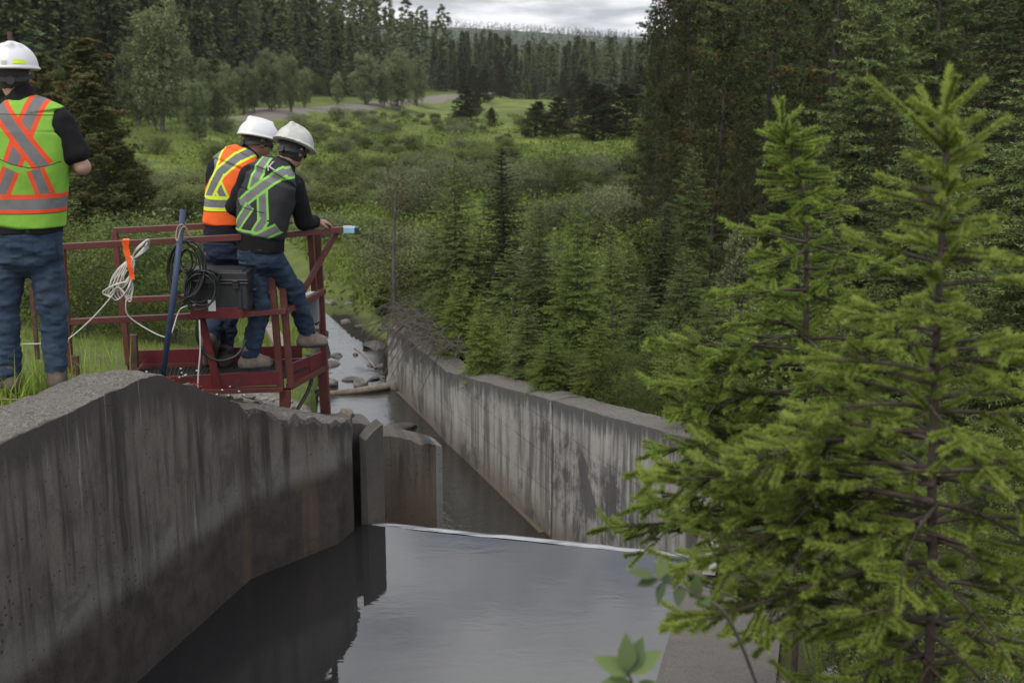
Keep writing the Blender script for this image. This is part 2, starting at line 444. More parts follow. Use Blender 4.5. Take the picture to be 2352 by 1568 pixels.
CL = np.array([-1.02, 8.57]); CR = np.array([1.26, 7.95])     # weir crest ends
me = sheet('pool_water', ([(-4.3, -1.5), (-2.4, 6.18), (-2.05, 7.5), (-1.3, 8.50), tuple(CL)], [(-1.0, -1.5), (0.95, 6.18), (1.3, 7.4), (1.32, 7.8), tuple(CR)]), POOL_Z, M_pool)
o = tag(obj('pool_water', me), kind='structure')
# thin sheet curling over the crest and down
t = NT('spill'); Pp = t.pos(scale=(1, 1, 0.25)); a_ = t.noise(Pp, 26, 4, 0.6)
t.bump(a_, 0.12, 0.02); t.base(t.mix(t.ramp(t.noise(t.pos(scale=(1.2, 6, 5)), 2.0, 3, .5, 0.6), 0.38, 0.52), (0.06, 0.063, 0.07), (0.22, 0.225, 0.24)), 0.06); t.b.inputs['IOR'].default_value = 1.6  # pale bands put the sky's reflection on the bending lip into the colour
M_spill = t.m
V = []; nU = 120; prof = [(-0.03, 0.001), (-0.01, 0.003), (0.0, 0.004), (0.02, 0.004), (0.05, 0.000), (0.08, -0.018), (0.12, -0.07), (0.16, -0.2), (0.24, -0.55), (0.27, -1.1), (0.29, -1.8)]
dirc = CR - CL; dn = np.array([-dirc[1], dirc[0]]); dn /= np.linalg.norm(dn)
for i in range(nU):
    f = i / (nU - 1); q = CL + dirc * f
    for k, (du, dz) in enumerate(prof):
        w = 0.003 * math.sin(f * 21 + k) + 0.008 * vnoise(np.array([[f * 30, k * .5, 0.]]))[0]
        V.append([q[0] + dn[0] * (du + w * (k > 4) + 0.004 * (k == 0) * vnoise(np.array([[f * 18, 2., 0.]]))[0]), q[1] + dn[1] * (du + w * (k > 4) + 0.004 * (k == 0) * vnoise(np.array([[f * 18, 2., 0.]]))[0]), POOL_Z + dz + (0.004 * vnoise(np.array([[f * 14, 3., k * .5]]))[0] if k < 5 else 0)])
m = len(prof); a = (np.arange(nU - 1)[:, None] * m + np.arange(m - 1)[None]).ravel()
tag(obj('weir_spill', npmesh('weir_spill', V, [np.stack([a, a + m, a + m + 1, a + 1], 1)], [M_spill], smooth=True)), kind='structure')
def chz(x, y): return CH_Z + 0.004 * vnoise(np.array([[x * 3, y * 3, 0.]]))[0] - 0.03 * max(0, y - 20) / 5
A = [(x - 0.1, y) for y, x in zip(LW_Y, LW_X) if 8.9 < y < 27]; B = [(x + 0.16, y) for y, x in zip(RW_Y, RW_X) if 8.6 < y < 27]
A = [(-1.0, 8.7)] + A; B = [(1.25, 8.1)] + B
t = NT('stream'); Pp = t.pos(); a_ = t.noise(Pp, 5.5, 3, 0.5, 0.5); b_ = t.noise(Pp, 22, 4, 0.6)
ys_ = t.n('ShaderNodeSeparateXYZ'); t.l(t.pos(), ys_.inputs[0])
rip = t.math('ADD', a_, t.math('MULTIPLY', b_, 0.35)); t.bump(rip, 0.30, 0.03)
t.base(t.mix(t.ramp(t.noise(Pp, 30, 4, 0.7), 0.5, 0.8), (0.020, 0.019, 0.016), (0.07, 0.066, 0.058)), 0.08); t.b.inputs['IOR'].default_value = 1.7
me = sheet('channel_water', (A, B), CH_Z, t.m, zf=chz)
tag(obj('channel_water', me), kind='structure')
# ------------------------------------------------------------------ concrete
def concrete(name, base=(0.20, 0.195, 0.185), dark=(0.055, 0.052, 0.05), wl=None, lines=None, brown=None, streak=1.0, spall=False, blotch=False, brownruns=False, topdark=None):
    t = NT(name); P = t.pos()
    sx = t.n('ShaderNodeSeparateXYZ'); t.l(P, sx.inputs[0]); z = sx.outputs[2]
    along = t.attr('s')                    # metres along the wall
    cv = t.n('ShaderNodeCombineXYZ'); t.l(along, cv.inputs[0]); t.l(z, cv.inputs[2]); cv = cv.outputs[0]
    def mp(scale, loc=(0, 0, 0)):
        m_ = t.n('ShaderNodeMapping'); t.l(cv, m_.inputs[0]); m_.inputs['Scale'].default_value = scale; m_.inputs['Location'].default_value = loc; return m_.outputs[0]
    big = t.noise(P, 1.1, 5, 0.6); mid = t.noise(P, 6, 6, 0.65); fine = t.noise(P, 60, 6, 0.75)
    st1 = t.noise(mp((9, 1, 0.55)), 1.0, 6, 0.7, 0.3); st2 = t.noise(mp((26, 1, 0.9), (3, 0, 1)), 1.0, 5, 0.7); st3 = t.noise(mp((2.6, 1, 0.35), (9, 0, 4)), 1.0, 5, 0.6)
    c = t.mix(t.ramp(big, 0.3, 0.7), tuple(x * 0.8 for x in base), base)
    c = t.mix(t.math('MULTIPLY', t.ramp(mid, 0.4, 0.75), 0.6), c, tuple(x * 0.55 for x in base))
    c = t.mix(t.math('MULTIPLY', t.ramp(t.noise(P, 22, 6, 0.8), 0.52, 0.68), 0.5), c, tuple(x * 0.5 for x in base))
    # dark runs of algae
    f1 = t.math('MULTIPLY', t.ramp(t.math('ADD', t.math('MULTIPLY', st1, 0.6), t.math('MULTIPLY', st3, 0.4)), 0.46, 0.60), 0.8 * streak)
    td = t.attr('top')                      # 1 near the top edge, 0 lower down
    f1 = t.math('MAXIMUM', f1, t.math('MULTIPLY', t.ramp(t.math('ADD', td, t.math('MULTIPLY', t.math('SUBTRACT', st1, 0.5), 1.6)), 0.45, 0.85), 0.9 * (topdark or 0)))
    c = t.mix(f1, c, dark)
    # pale lime runs
    f2 = t.math('MULTIPLY', t.ramp(st2, 0.60, 0.74), 0.5 * streak)
    c = t.mix(f2, c, (0.44, 0.43, 0.41))
    f2b = t.math('MULTIPLY', t.ramp(t.noise(mp((3.2, 1, 0.10), (41, 0, 2)), 1.0, 4, 0.7), 0.66, 0.71), 0.45 * streak)
    c = t.mix(f2b, c, (0.40, 0.36, 0.31))
    if brown is not None:
        z0, z1, bc = brown
        c = t.mix(t.math('MULTIPLY', t.ramp(t.math('ADD', z, t.math('MULTIPLY', mid, 0.25)), z1, z0), 0.8), c, t.mix(st1, tuple(x * 0.6 for x in bc), bc))
    if wl is not None:                      # old water mark: a lime line over a dark wet zone
        zz = t.math('ADD', z, t.math('MULTIPLY', t.math('SUBTRACT', t.noise(mp((1.6, 1, 0)), 1.0, 4, 0.6), 0.5), 0.14))
        c = t.mix(t.math('MULTIPLY', t.math('MULTIPLY', t.ramp(zz, wl - 0.10, wl - 0.0), t.ramp(zz, wl + 0.22, wl + 0.04)), 0.22), c, (0.22, 0.22, 0.21))
        wetc = t.mix(t.ramp(mid, 0.35, 0.7), (0.026, 0.022, 0.020), (0.068, 0.052, 0.045))
        c = t.mix(t.math('MULTIPLY', t.ramp(t.math('ADD', zz, t.math('MULTIPLY', t.math('SUBTRACT', mid, 0.5), 0.16)), wl + 0.03, wl - 0.12), 0.90), c, wetc)
        c = t.mix(t.math('MULTIPLY', t.math('MULTIPLY', t.ramp(st1, 0.58, 0.7), t.ramp(zz, wl, wl - 0.3)), 0.35), c, (0.085, 0.055, 0.035))
    if brownruns:
        br_ = t.noise(mp((1.5, 1, 0.10), (17, 0, 3)), 1.0, 5, 0.65)
        c = t.mix(t.math('MULTIPLY', t.ramp(br_, 0.56, 0.66), 0.6), c, t.mix(mid, (0.10, 0.065, 0.042), (0.16, 0.11, 0.075)))
        mo = t.noise(P, 3.2, 6, 0.75, 0.8); c = t.mix(t.math('MULTIPLY', t.ramp(mo, 0.50, 0.66), 0.55), c, (0.050, 0.042, 0.036))
    if blotch:
        bl = t.noise(mp((0.9, 1, 0.8), (5, 0, 7)), 1.0, 6, 0.7, 0.6)
        c = t.mix(t.math('MULTIPLY', t.math('MULTIPLY', t.ramp(t.math('ADD', bl, t.math('MULTIPLY', st2, 0.25)), 0.62, 0.72), t.ramp(z, -3.55, -3.9)), 0.85), c, (0.055, 0.052, 0.055))
    g = None
    for lz in (lines or []):
        dd = t.math('ABSOLUTE', t.math('SUBTRACT', t.math('ADD', z, t.math('MULTIPLY', mid, 0.03)), lz + 0.015))
        k = t.ramp(dd, 0.012, 0.003); g = k if g is None else t.math('MAXIMUM', g, k)
    if g is not None: c = t.mix(t.math('MULTIPLY', t.math('MULTIPLY', g, 0.55), t.ramp(st3, 0.35, 0.6)), c, (0.06, 0.056, 0.052))
    # formwork joints across, pits
    fr = t.math('ABSOLUTE', t.math('SUBTRACT', t.math('FRACT', t.math('MULTIPLY', along, 1 / 1.22)), 0.5))
    c = t.mix(t.math('MULTIPLY', t.ramp(fr, 0.006, 0.002), 0.35), c, dark)
    fb_ = t.math('ABSOLUTE', t.math('SUBTRACT', t.math('FRACT', t.math('MULTIPLY', along, 1 / 0.19)), 0.5))
    c = t.mix(t.math('MULTIPLY', t.math('MULTIPLY', t.ramp(fb_, 0.035, 0.01), t.ramp(st3, 0.4, 0.6)), 0.28), c, dark)
    vd = t.voro(P, 21, 'F1', 0); pit = t.ramp(t.math('ADD', vd, t.math('MULTIPLY', big, 0.5)), 0.36, 0.31)
    c = t.mix(t.math('MULTIPLY', pit, 0.8), c, (0.03, 0.028, 0.026))
    c = t.mix(t.math('MULTIPLY', t.ramp(fine, 0.50, 0.62), 0.32), c, tuple(x * 0.45 for x in base))
    c = t.mix(t.math('MULTIPLY', t.ramp(fine, 0.66, 0.74), 0.8), c, (0.26, 0.25, 0.23))
    # aggregate showing on tops and broken edges
    ag = t.attr('agg'); av = t.voro(P, 120, 'F1', 1); bw = t.n('ShaderNodeRGBToBW'); t.l(av, bw.inputs[0])
    agc = t.mix(t.ramp(bw.outputs[0], 0.15, 0.95), (0.060, 0.054, 0.049), (0.20, 0.183, 0.165))
    agc = t.mix(t.ramp(mid, 0.35, 0.75), agc, (0.12, 0.11, 0.10))
    c = t.mix(t.ramp(t.math('ADD', ag, t.math('MULTIPLY', t.math('SUBTRACT', mid, 0.5), 0.5)), 0.35, 0.6), c, agc)
    h = t.math('ADD', t.math('ADD', t.math('MULTIPLY', mid, 0.6), t.math('MULTIPLY', fine, 0.35)), t.math('MULTIPLY', pit, -0.8))
    h = t.math('ADD', h, t.math('MULTIPLY', t.math('MULTIPLY', bw.outputs[0], ag), 0.5))
    t.bump(h, 0.85, 0.014)
    return t.base(c, 0.88, 0, 0.25)

def wall_mesh(path, zt, th, zb, side, back_z=None, chip=None, step=0.035, agg_top=1.0, aggf=None, rise=None, th_f=None):
    """path: plan polyline of the visible face; th thickness towards `side` (+1 left of direction); zt(s) top height at the face"""
    Pth = np.asarray(path, float); seg = np.linalg.norm(np.diff(Pth, axis=0), axis=1); S = np.concatenate([[0], np.cumsum(seg)])
    n = int(S[-1] / step) + 1; s = np.unique(np.concatenate([np.linspace(0, S[-1], n), S]))
    X = np.interp(s, S, Pth[:, 0]); Y = np.interp(s, S, Pth[:, 1])
    # offset direction, mitred
    tn = np.diff(Pth, axis=0) / seg[:, None]; nn = np.stack([-tn[:, 1], tn[:, 0]], 1) * side
    vn = [nn[0]] + [(nn[i] + nn[i + 1]) / (1 + nn[i] @ nn[i + 1]) for i in range(len(nn) - 1)] + [nn[-1]]
    vn = np.array(vn); NX = np.interp(s, S, vn[:, 0]); NY = np.interp(s, S, vn[:, 1])
    T = np.array([zt(q) for q in s]); TH = np.array([th_f(q) if th_f else th for q in s]); Bz = T + (np.array([rise(q) for q in s]) if rise else 0)
    ch = np.array([chip(q) for q in s]) if chip else np.zeros(len(s))
    rows = []; ag = []; top = []
    nf = 46
    for k in range(nf + 1):                       # face, from the bottom up
        f = k / nf; zz = zb + (T - ch - zb) * (1 - (1 - f) ** 1.0)
        rows.append((X, Y, zz)); ag.append(np.zeros(len(s)) if aggf is None else aggf(s, T - zz)); top.append(np.clip(1 - (T - zz) / 0.55, 0, 1))
    nt_ = 14
    for k in range(1, nt_ + 1):                   # rounded arris, then across the top
        f = k / nt_; g = 0.02 + (1 - 0.02) * f
        lift = np.minimum(ch, ch * np.clip(f * 2.2, 0, 1)); zz = (T - ch + lift) * (1 - f) + Bz * f + (0.0 if k > 0 else 0)
        if k == 1: g = 0.05
        rows.append((X + NX * TH * g, Y + NY * TH * g, zz)); ag.append(np.full(len(s), agg_top)); top.append(np.ones(len(s)))
    for k in range(1, 5):
        zz = Bz + (zb - Bz) * k / 4
        rows.append((X + NX * TH, Y + NY * TH, zz)); ag.append(np.full(len(s), 0.3)); top.append(np.zeros(len(s)))
    m = len(rows); V = np.stack([np.stack(r, -1) for r in rows], 1)      # (len(s), m, 3)
    # roughness of the surface itself
    amp = np.stack(ag, 1); d = fbm(V, 7, 4, 2.0) * (0.006 + 0.016 * amp) + fbm(V, 30, 2, 4.0) * (0.0015 + 0.006 * amp)
    V[..., 2] += d * (np.arange(m) >= nf); 
    face = (np.arange(m) < nf)[None, :]; V[..., 0] -= NX[:, None] * d * face * 0.6; V[..., 1] -= NY[:, None] * d * face * 0.6
    a = (np.arange(len(s) - 1)[:, None] * m + np.arange(m - 1)[None]).ravel()
    q = np.stack([a, a + m, a + m + 1, a + 1], 1)
    if side < 0: q = q[:, ::-1]
    # end caps as strips
    e0 = np.arange(m)[::-1]; L0 = len(s) - 1
    Q = [q]
    VV = V.reshape(-1, 3); extra = []; T3 = []
    for base, flip in ((0, False), (L0 * m, True)):
        cidx = len(VV) + len(extra); extra.append(V[0 if base == 0 else -1].mean(0))
        for j in range(m - 1):
            tri = [cidx, base + j, base + j + 1]; T3.append(tri[::-1] if flip else tri)
        T3.append([cidx, base + m - 1, base])
    VV = np.vstack([VV, extra])
    pad = lambda A, v: np.concatenate([A.ravel(), [v, v]])
    attrs = dict(s=pad(np.repeat(s[:, None], m, 1), 0), agg=pad(amp, 0.0), top=pad(np.stack(top, 1), 0.0))
    return VV, [q, np.array(T3)], attrs
def wall_obj(name, mat, parent=None, **kw):
    V, Fc, at = wall_mesh(**kw); me = npmesh(name, V, Fc, [mat], smooth=True, attrs=at); me.set_sharp_from_angle(angle=R(38)); return obj(name, me, parent)

# left pool wall -----------------------------------------------------
M_lw = concrete('left_concrete', base=(0.160, 0.142, 0.123), brownruns=True, dark=(0.034, 0.029, 0.026), wl=-2.72, streak=1.15, topdark=0.8)
LWP = [(-3.10, 1.9), (-1.975, 6.49), (-1.71, 7.58), (-1.22, 8.19), (-1.14, 8.46)]
_S = np.concatenate([[0], np.cumsum(np.linalg.norm(np.diff(np.array(LWP), axis=0), axis=1))])
def lw_top(s): return float(np.interp(s, [0, _S[1] - 0.05, _S[1] + 0.12, _S[2], _S[4]], [-1.65, -1.65, -1.67, -2.11, -2.46]))
def lw_chip(s):
    q = np.array([[s * 5.5, 0.3, 0.7]]); w = sst(_S[2] - 0.06, _S[2] + 0.05, s)
    a = abs(vnoise(q)[0]) * 0.13 + 0.02 + 0.02 * vnoise(q * 4)[0]
    return float(w * max(0.0, a) * 0.85 + 0.006 * (1 - w) * (1 + vnoise(q * 1.3)[0] + .5 * vnoise(q * 7)[0]))
def lw_agg(s, d):
    w = sst(_S[2] - 0.05, _S[2] + 0.05, s); nz = fbm(xyz(s * 1.0, d, 3.0), 5.5, 3, 2.0); return w * sst(0.03, -0.03, d - 0.07 - 0.13 * nz) * 0.95
t_left = empty('retaining_wall', (-1.975, 6.49, -4.6), 'stained dark concrete retaining wall on the left of the pool with a chipped sloping end', 'wall')
def rebase(o, root):
    o.location = -root.location; return o
def lw_th(s): return float(np.interp(s, [0, _S[1], _S[2], _S[4]], [0.38, 0.36, 0.34, 0.28]))
rebase(wall_obj('wall_face', M_lw, t_left, path=LWP, zt=lw_top, th=0.5, zb=-5.6, side=1, chip=lw_chip, step=0.022, aggf=lw_agg, th_f=lw_th), t_left)

# pier with the stop-log slot ----------------------------------------
M_pier = concrete('pier_concrete', base=(0.125, 0.11, 0.095), dark=(0.035, 0.033, 0.031), streak=1.1, topdark=0.3, brown=(-4.0, -2.9, (0.13, 0.095, 0.07)))
t_pier = empty('slot_pier', (-1.0, 8.75, -4.8), 'concrete pier with a dark stop-log slot at the left end of the weir', 'pier')
def boxwall(name, c0, c1, th, side, z0, z1, mat, parent, drop=0.0, chipa=0.02):
    L_ = math.dist(c0, c1)
    return rebase(wall_obj(name, mat, parent, path=[c0, c1], zt=lambda s: z0 + (z1 - z0) * s / L_, th=th, zb=-5.6, side=side,
        chip=lambda s: chipa * abs(vnoise(np.array([[s * 9, 5., 1.]]))[0]) + 0.004, step=0.02, agg_top=0.35), parent)
# slot back and its two cheeks
M_slot = concrete('slot_concrete', base=(0.10, 0.085, 0.075), dark=(0.03, 0.028, 0.026), wl=-2.70, streak=0.6)
boxwall('slot_back', (-1.36, 8.72), (-1.04, 8.88), 0.25, 1, -2.56, -2.62, M_slot, t_pier)
boxwall('slot_side', (-1.15, 8.462), (-1.17, 8.74), 0.10, 1, -2.47, -2.50, M_slot, t_pier)
boxwall('pier_cheek', (-1.105, 8.600), (-1.055, 8.585), 0.32, 1, -2.60, -2.64, M_pier, t_pier, chipa=0.05)
# wing wall downstream of the weir
t_wing = empty('wing_wall', (-0.85, 9.65, -4.8), 'short brown streaked concrete wing wall standing behind the weir crest', 'wall')
M_wing = concrete('wing_concrete', base=(0.15, 0.128, 0.108), dark=(0.038, 0.035, 0.033), streak=1.3, brown=(-3.6, -2.8, (0.16, 0.115, 0.085)))
boxwall('wall_panel', (-1.074, 9.57), (-0.627, 9.70), 0.28, 1, -2.905, -3.045, M_wing, t_wing, chipa=0.03)
M_edge = concrete('edge_concrete', base=(0.21, 0.205, 0.19), dark=(0.10, 0.095, 0.09), streak=0.5)
boxwall('wall_end', (-0.624, 9.695), (-0.572, 9.717), 0.29, 1, -3.04, -3.06, M_edge, t_wing, chipa=0.01)

# right channel wall --------------------------------------------------
M_rw = concrete('right_concrete', base=(0.36, 0.35, 0.33), blotch=True, dark=(0.06, 0.058, 0.055), streak=1.0, lines=(-3.78, -4.17, -4.56), brown=(-5.0, -4.45, (0.15, 0.11, 0.085)), topdark=1.0)
t_right = empty('channel_wall', (0.36, 10.8, -4.8), 'long pale streaked concrete wall along the far side of the channel', 'wall')
RWP = [(-1.99, 19.32), (-1.83, 19.1), (-0.885, 16.17), (0.425, 12.75), (1.95, 8.60)]
_Q = np.concatenate([[0], np.cumsum(np.linalg.norm(np.diff(np.array(RWP), axis=0), axis=1))])
def rw_top(s): return float(np.interp(s, _Q, [-4.11, -4.10, -4.04, -3.50, -2.84]))
V1 = rebase(wall_obj('wall_face', M_rw, t_right, path=RWP[:4], zt=rw_top, th=0.36, zb=-5.6, side=1,
    chip=lambda s: 0.012 + 0.015 * abs(vnoise(np.array([[s * 3, 2., 2.]]))[0]), step=0.045, agg_top=0.55), t_right)
V2 = rebase(wall_obj('wall_face', M_rw, t_right, path=[(0.433, 12.73), RWP[4]], zt=lambda s: rw_top(_Q[3] + s), th=0.34, zb=-5.6, side=1,
    chip=lambda s: 0.008 + 0.012 * abs(vnoise(np.array([[s * 3, 8., 2.]]))[0]), step=0.035, agg_top=0.55), t_right)
mb = MB(); mb.bar((0.33, 12.9, -5.12), (-1.80, 18.9, -5.12), 0.06, 0.12)
o = mb.build('footing', M_pier, t_right, off=t_right.location)
M_lime = plain('lime', (0.27, 0.265, 0.25), 0.9, var=0.5, scale=40)
mb = MB(); pj = [np.array([0.415 + 0.006 * vnoise(np.array([[z * 9, 0, 0.]]))[0], 12.70, z]) for z in np.linspace(-5.0, -3.53, 30)]
mb.tube(pj, [0.008 + 0.004 * vnoise(np.array([[k * .7, 3., 0.]]))[0] for k in range(30)], 5)
mb.build('joint_seam', M_lime, t_right, off=t_right.location)

# walkway at the right edge of the pool --------------------------------
M_walk = concrete('walk_concrete', base=(0.115, 0.105, 0.098), dark=(0.06, 0.057, 0.054), streak=0.3)
t_walk = empty('pool_kerb', (0.8, 6.2, -4.5), 'weathered concrete kerb walkway along the right edge of the pool', 'kerb')
rebase(wall_obj('kerb_top', M_walk, t_walk, path=[(-0.3, 1.9), (0.80, 6.18), (1.25, 7.93), (1.34, 8.3), (1.50, 9.93)], zt=lambda s: -3.20 + 0.06 * max(0, s - 6.5), th=0.62, zb=-5.6, side=-1,
    chip=lambda s: 0.01 + 0.02 * abs(vnoise(np.array([[s * 4, 9., 2.]]))[0]), step=0.04, agg_top=0.42), t_walk)
# weir sill under the crest
t_sill = empty('weir_sill', (0.1, 8.2, -4.7), 'low concrete weir sill across the pool under the spilling water', 'weir')
rebase(wall_obj('sill', M_pier, t_sill, path=[tuple(CL + dn * 0.0), tuple(CR)], zt=lambda s: POOL_Z - 0.02, th=0.045, zb=-5.6, side=1, step=0.06), t_sill)
# ------------------------------------------------------------------ foliage builders
def unit(v): return v / (np.linalg.norm(v, axis=-1, keepdims=True) + 1e-9)
def needles(rng, A, B, dens, nl, nw, tone, lean=0.9, rust=None, up=0.0):
    """thin triangles along the segments A->B; returns V, tri, tone"""
    Lg = np.linalg.norm(B - A, axis=1); cnt = np.maximum(1, rng.poisson(Lg * dens)); idx = np.repeat(np.arange(len(A)), cnt)
    n = len(idx); f = rng.rand(n, 1); P = A[idx] + (B - A)[idx] * f; D = unit(B - A)[idx]
    r = rng.normal(size=(n, 3)); r[:, 2] += up; r = unit(r - D * np.sum(r * D, 1, keepdims=True))
    dr_ = unit(r + D * lean * rng.uniform(0.6, 1.3, (n, 1))); ln = nl * rng.uniform(0.7, 1.2, (n, 1))
    s = unit(np.cross(dr_, rng.normal(size=(n, 3)))) * nw * 0.5
    V = np.stack([P - s, P + s, P + dr_ * ln], 1).reshape(-1, 3)
    tn = np.clip(tone[idx] + rng.normal(0, 0.12, n), 0, 1)
    return V, np.arange(n * 3).reshape(-1, 3), tn, (rust[idx] if rust is not None else np.zeros(n))
def wood(mb, P, r0, r1, n=5):
    mb.tube(P, np.linspace(r0, r1, len(P)), n, cap=False)

def spruce_arrays(seed, H, Rb, whorls, per, twig=0.10, dens=90, nl=0.022, nw=0.005, droop=0.25, rise=0.25, prof=0.75, bare=0.06, lit=0.25, thin=1.0, gap=0.0, tw_r=0.0025):
    rng = np.random.RandomState(seed); wd = MB()
    lean = rng.normal(0, 0.012, 2)
    hs = np.linspace(0, 1, 14); tp = np.stack([lean[0] * H * hs + 0.01 * H * np.sin(hs * 5 + seed) * 0.5, lean[1] * H * hs, H * hs], 1)
    wood(wd, tp, 0.013 * H + 0.012, 0.006, 7)
    SA, SB, TN = [], [], []
    hh = bare + (1 - bare) * (np.arange(whorls) + 0.5) / whorls
    # leader
    SA.append(tp[-2:-1]); SB.append(tp[-1:] + [[0, 0, 0.02 * H]]); TN.append([0.8])
    for wi, h in enumerate(hh):
        tipd = 1 - h
        Lm = Rb * (tipd ** prof) * (1 if h > bare + 0.1 else 0.8 + 0.2 * rng.rand()) + 0.03
        az0 = rng.rand() * 6.28
        npw = max(3, int(per * (0.6 + 0.4 * tipd) + rng.rand()))
        for b in range(npw):
            if rng.rand() < gap: continue
            az = az0 + 6.28 * b / npw + rng.normal(0, 0.25); Lb = Lm * rng.uniform(0.68, 1.12)
            h0 = h * H + rng.normal(0, 0.35) * H / whorls * 0.6
            base = np.array([np.interp(h0, tp[:, 2], tp[:, 0]), np.interp(h0, tp[:, 2], tp[:, 1]), h0])
            el = rise * (0.3 + 1.9 * h ** 2) + rng.normal(0, 0.08)
            dh = np.array([math.cos(az), math.sin(az), 0]); m = max(4, int(Lb / 0.12)); ss = np.linspace(0, Lb, m)
            dr = droop * (1.2 - h) * rng.uniform(0.6, 1.3)
            Pb = base + dh * ss[:, None]; Pb[:, 2] += el * ss - dr * ss ** 1.7 / Lb ** 0.7 + 0.10 * np.maximum(0, ss / Lb - 0.7) * Lb
            Pb[:, :2] += np.stack([-dh[1], dh[0]]) [:2] * (0.03 * Lb * np.sin(ss / Lb * 4 + b))[:, None]
            wood(wd, Pb[::2] if m > 5 else Pb, 0.0045 * Lb + 0.003, 0.002, 3)
            k0 = int(m * 0.12); tb = 0.18 + lit * (ss[k0 + 1:] / Lb) ** 2 + 0.25 * h  # tone climbs towards the tips: lit edges and dark cores painted in
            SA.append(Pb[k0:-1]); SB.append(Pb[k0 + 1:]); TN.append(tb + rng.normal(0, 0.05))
            # side twigs
            nt_ = max(2, int(Lb / twig)); st = np.linspace(0.14, 0.97, nt_) * Lb
            for q, s_ in enumerate(st):
                if rng.rand() > thin: continue
                p0 = np.array([np.interp(s_, ss, Pb[:, i]) for i in range(3)])
                for sd in (-1, 1):
                    lt = min(0.42 * (Lb - s_) + 0.045, 0.35 * Lb + 0.03) * rng.uniform(0.6, 1.15)
                    an = sd * rng.uniform(0.7, 1.0); dd = np.array([dh[0] * math.cos(an) - dh[1] * math.sin(an), dh[0] * math.sin(an) + dh[1] * math.cos(an), rng.normal(-0.12, 0.16)])
                    p1 = p0 + dd * lt * 0.55; p2 = p1 + (dd + [0, 0, rng.normal(-0.1, 0.12)]) * lt * 0.45
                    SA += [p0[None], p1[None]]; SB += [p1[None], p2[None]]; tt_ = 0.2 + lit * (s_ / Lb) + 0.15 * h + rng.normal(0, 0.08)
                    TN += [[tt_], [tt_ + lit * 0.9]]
                    if lt > 0.16:
                        for e in (0.35, 0.7):
                            pe = p0 + (p2 - p0) * e; a2 = an + sd * rng.choice([-1, 1]) * 0.7
                            de = np.array([dh[0] * math.cos(a2) - dh[1] * math.sin(a2), dh[0] * math.sin(a2) + dh[1] * math.cos(a2), rng.normal(-0.15, 0.12)])
                            SA.append(pe[None]); SB.append((pe + de * lt * 0.38)[None]); TN.append([tt_ + lit * 0.5])
    A = np.concatenate(SA); B = np.concatenate(SB); T = np.clip(np.concatenate([np.atleast_1d(t) for t in TN]), 0, 1)
    return wd, needles(rng, A, B, dens, nl, nw, T)

def pine_arrays(seed, H, Rb, crown0=0.15, nb=70, tufts=26, nl=0.07, nw=0.012, prof=0.6, rustp=0.15, nper=12, flat=0.7, stub=0):
    rng = np.random.RandomState(seed); wd = MB()
    hs = np.linspace(0, 1, 12); ph = rng.rand(2) * 6
    tp = np.stack([0.02 * H * np.sin(hs * 3 + ph[0]) - 0.02 * H * math.sin(ph[0]), 0.015 * H * np.sin(hs * 4 + ph[1]) - 0.015 * H * math.sin(ph[1]), H * hs], 1)
    wood(wd, tp, 0.011 * H + 0.02, 0.012, 7)
    P, D, T, RS = [], [], [], []
    for b in range(nb):
        h = crown0 + (1 - crown0) * (b + 0.5) / nb; az = b * 2.4 + rng.normal(0, 0.5)
        Lb = Rb * ((1 - h) / (1 - crown0)) ** prof * rng.uniform(0.55, 1.15) + 0.12
        h0 = h * H; base = np.array([np.interp(h0, tp[:, 2], tp[:, 0]), np.interp(h0, tp[:, 2], tp[:, 1]), h0])
        el = rng.uniform(-0.1, 0.35) + 0.6 * h ** 3; dh = np.array([math.cos(az), math.sin(az), 0])
        ss = np.linspace(0, Lb, 6); Pb = base + dh * ss[:, None]; Pb[:, 2] += el * ss + 0.25 * ss ** 2 / Lb
        Pb[1:, :2] += rng.normal(0, 0.04 * Lb, (5, 2))
        wood(wd, Pb, 0.008 * Lb + 0.006, 0.004, 3)
        br = rng.normal(0.4, 0.15); rr = 1.0 if rng.rand() < rustp else 0.0
        nt_ = int(tufts * (0.4 + 0.6 * Lb / (Rb + 0.1)))
        f = rng.uniform(0.25, 1.02, nt_) ** 0.8
        c = np.stack([np.interp(f * Lb, ss, Pb[:, i]) for i in range(3)], 1)
        sp_ = 0.34 * Lb * (1.15 - f)[:, None] + 0.05
        c = c + rng.normal(size=(nt_, 3)) * sp_ * [0.75, 0.75, 0.4 * flat]
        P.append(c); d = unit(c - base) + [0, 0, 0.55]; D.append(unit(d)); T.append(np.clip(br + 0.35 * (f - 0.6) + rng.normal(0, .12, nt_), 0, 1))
        RS.append(np.where(rng.rand(nt_) < 0.5 * rr + 0.06 * rustp / 0.15, rng.uniform(0.4, 1, nt_), 0) )
    for k in range(stub):
        h0 = rng.uniform(0.05, crown0 + 0.15) * H; az = rng.rand() * 6.28; l = rng.uniform(0.2, 0.7)
        b0 = np.array([np.interp(h0, tp[:, 2], tp[:, 0]), np.interp(h0, tp[:, 2], tp[:, 1]), h0])
        wood(wd, np.stack([b0, b0 + [math.cos(az) * l * .5, math.sin(az) * l * .5, .02], b0 + [math.cos(az) * l, math.sin(az) * l, -0.06]]), 0.009, 0.003, 3)
    P = np.concatenate(P); D = np.concatenate(D); T = np.concatenate(T); RS = np.concatenate(RS)
    L_ = nl * 0.8
    return wd, needles(rng, P - D * L_ * .5, P + D * L_ * 0.5, nper / L_, nl, nw, T, lean=0.9, rust=RS)

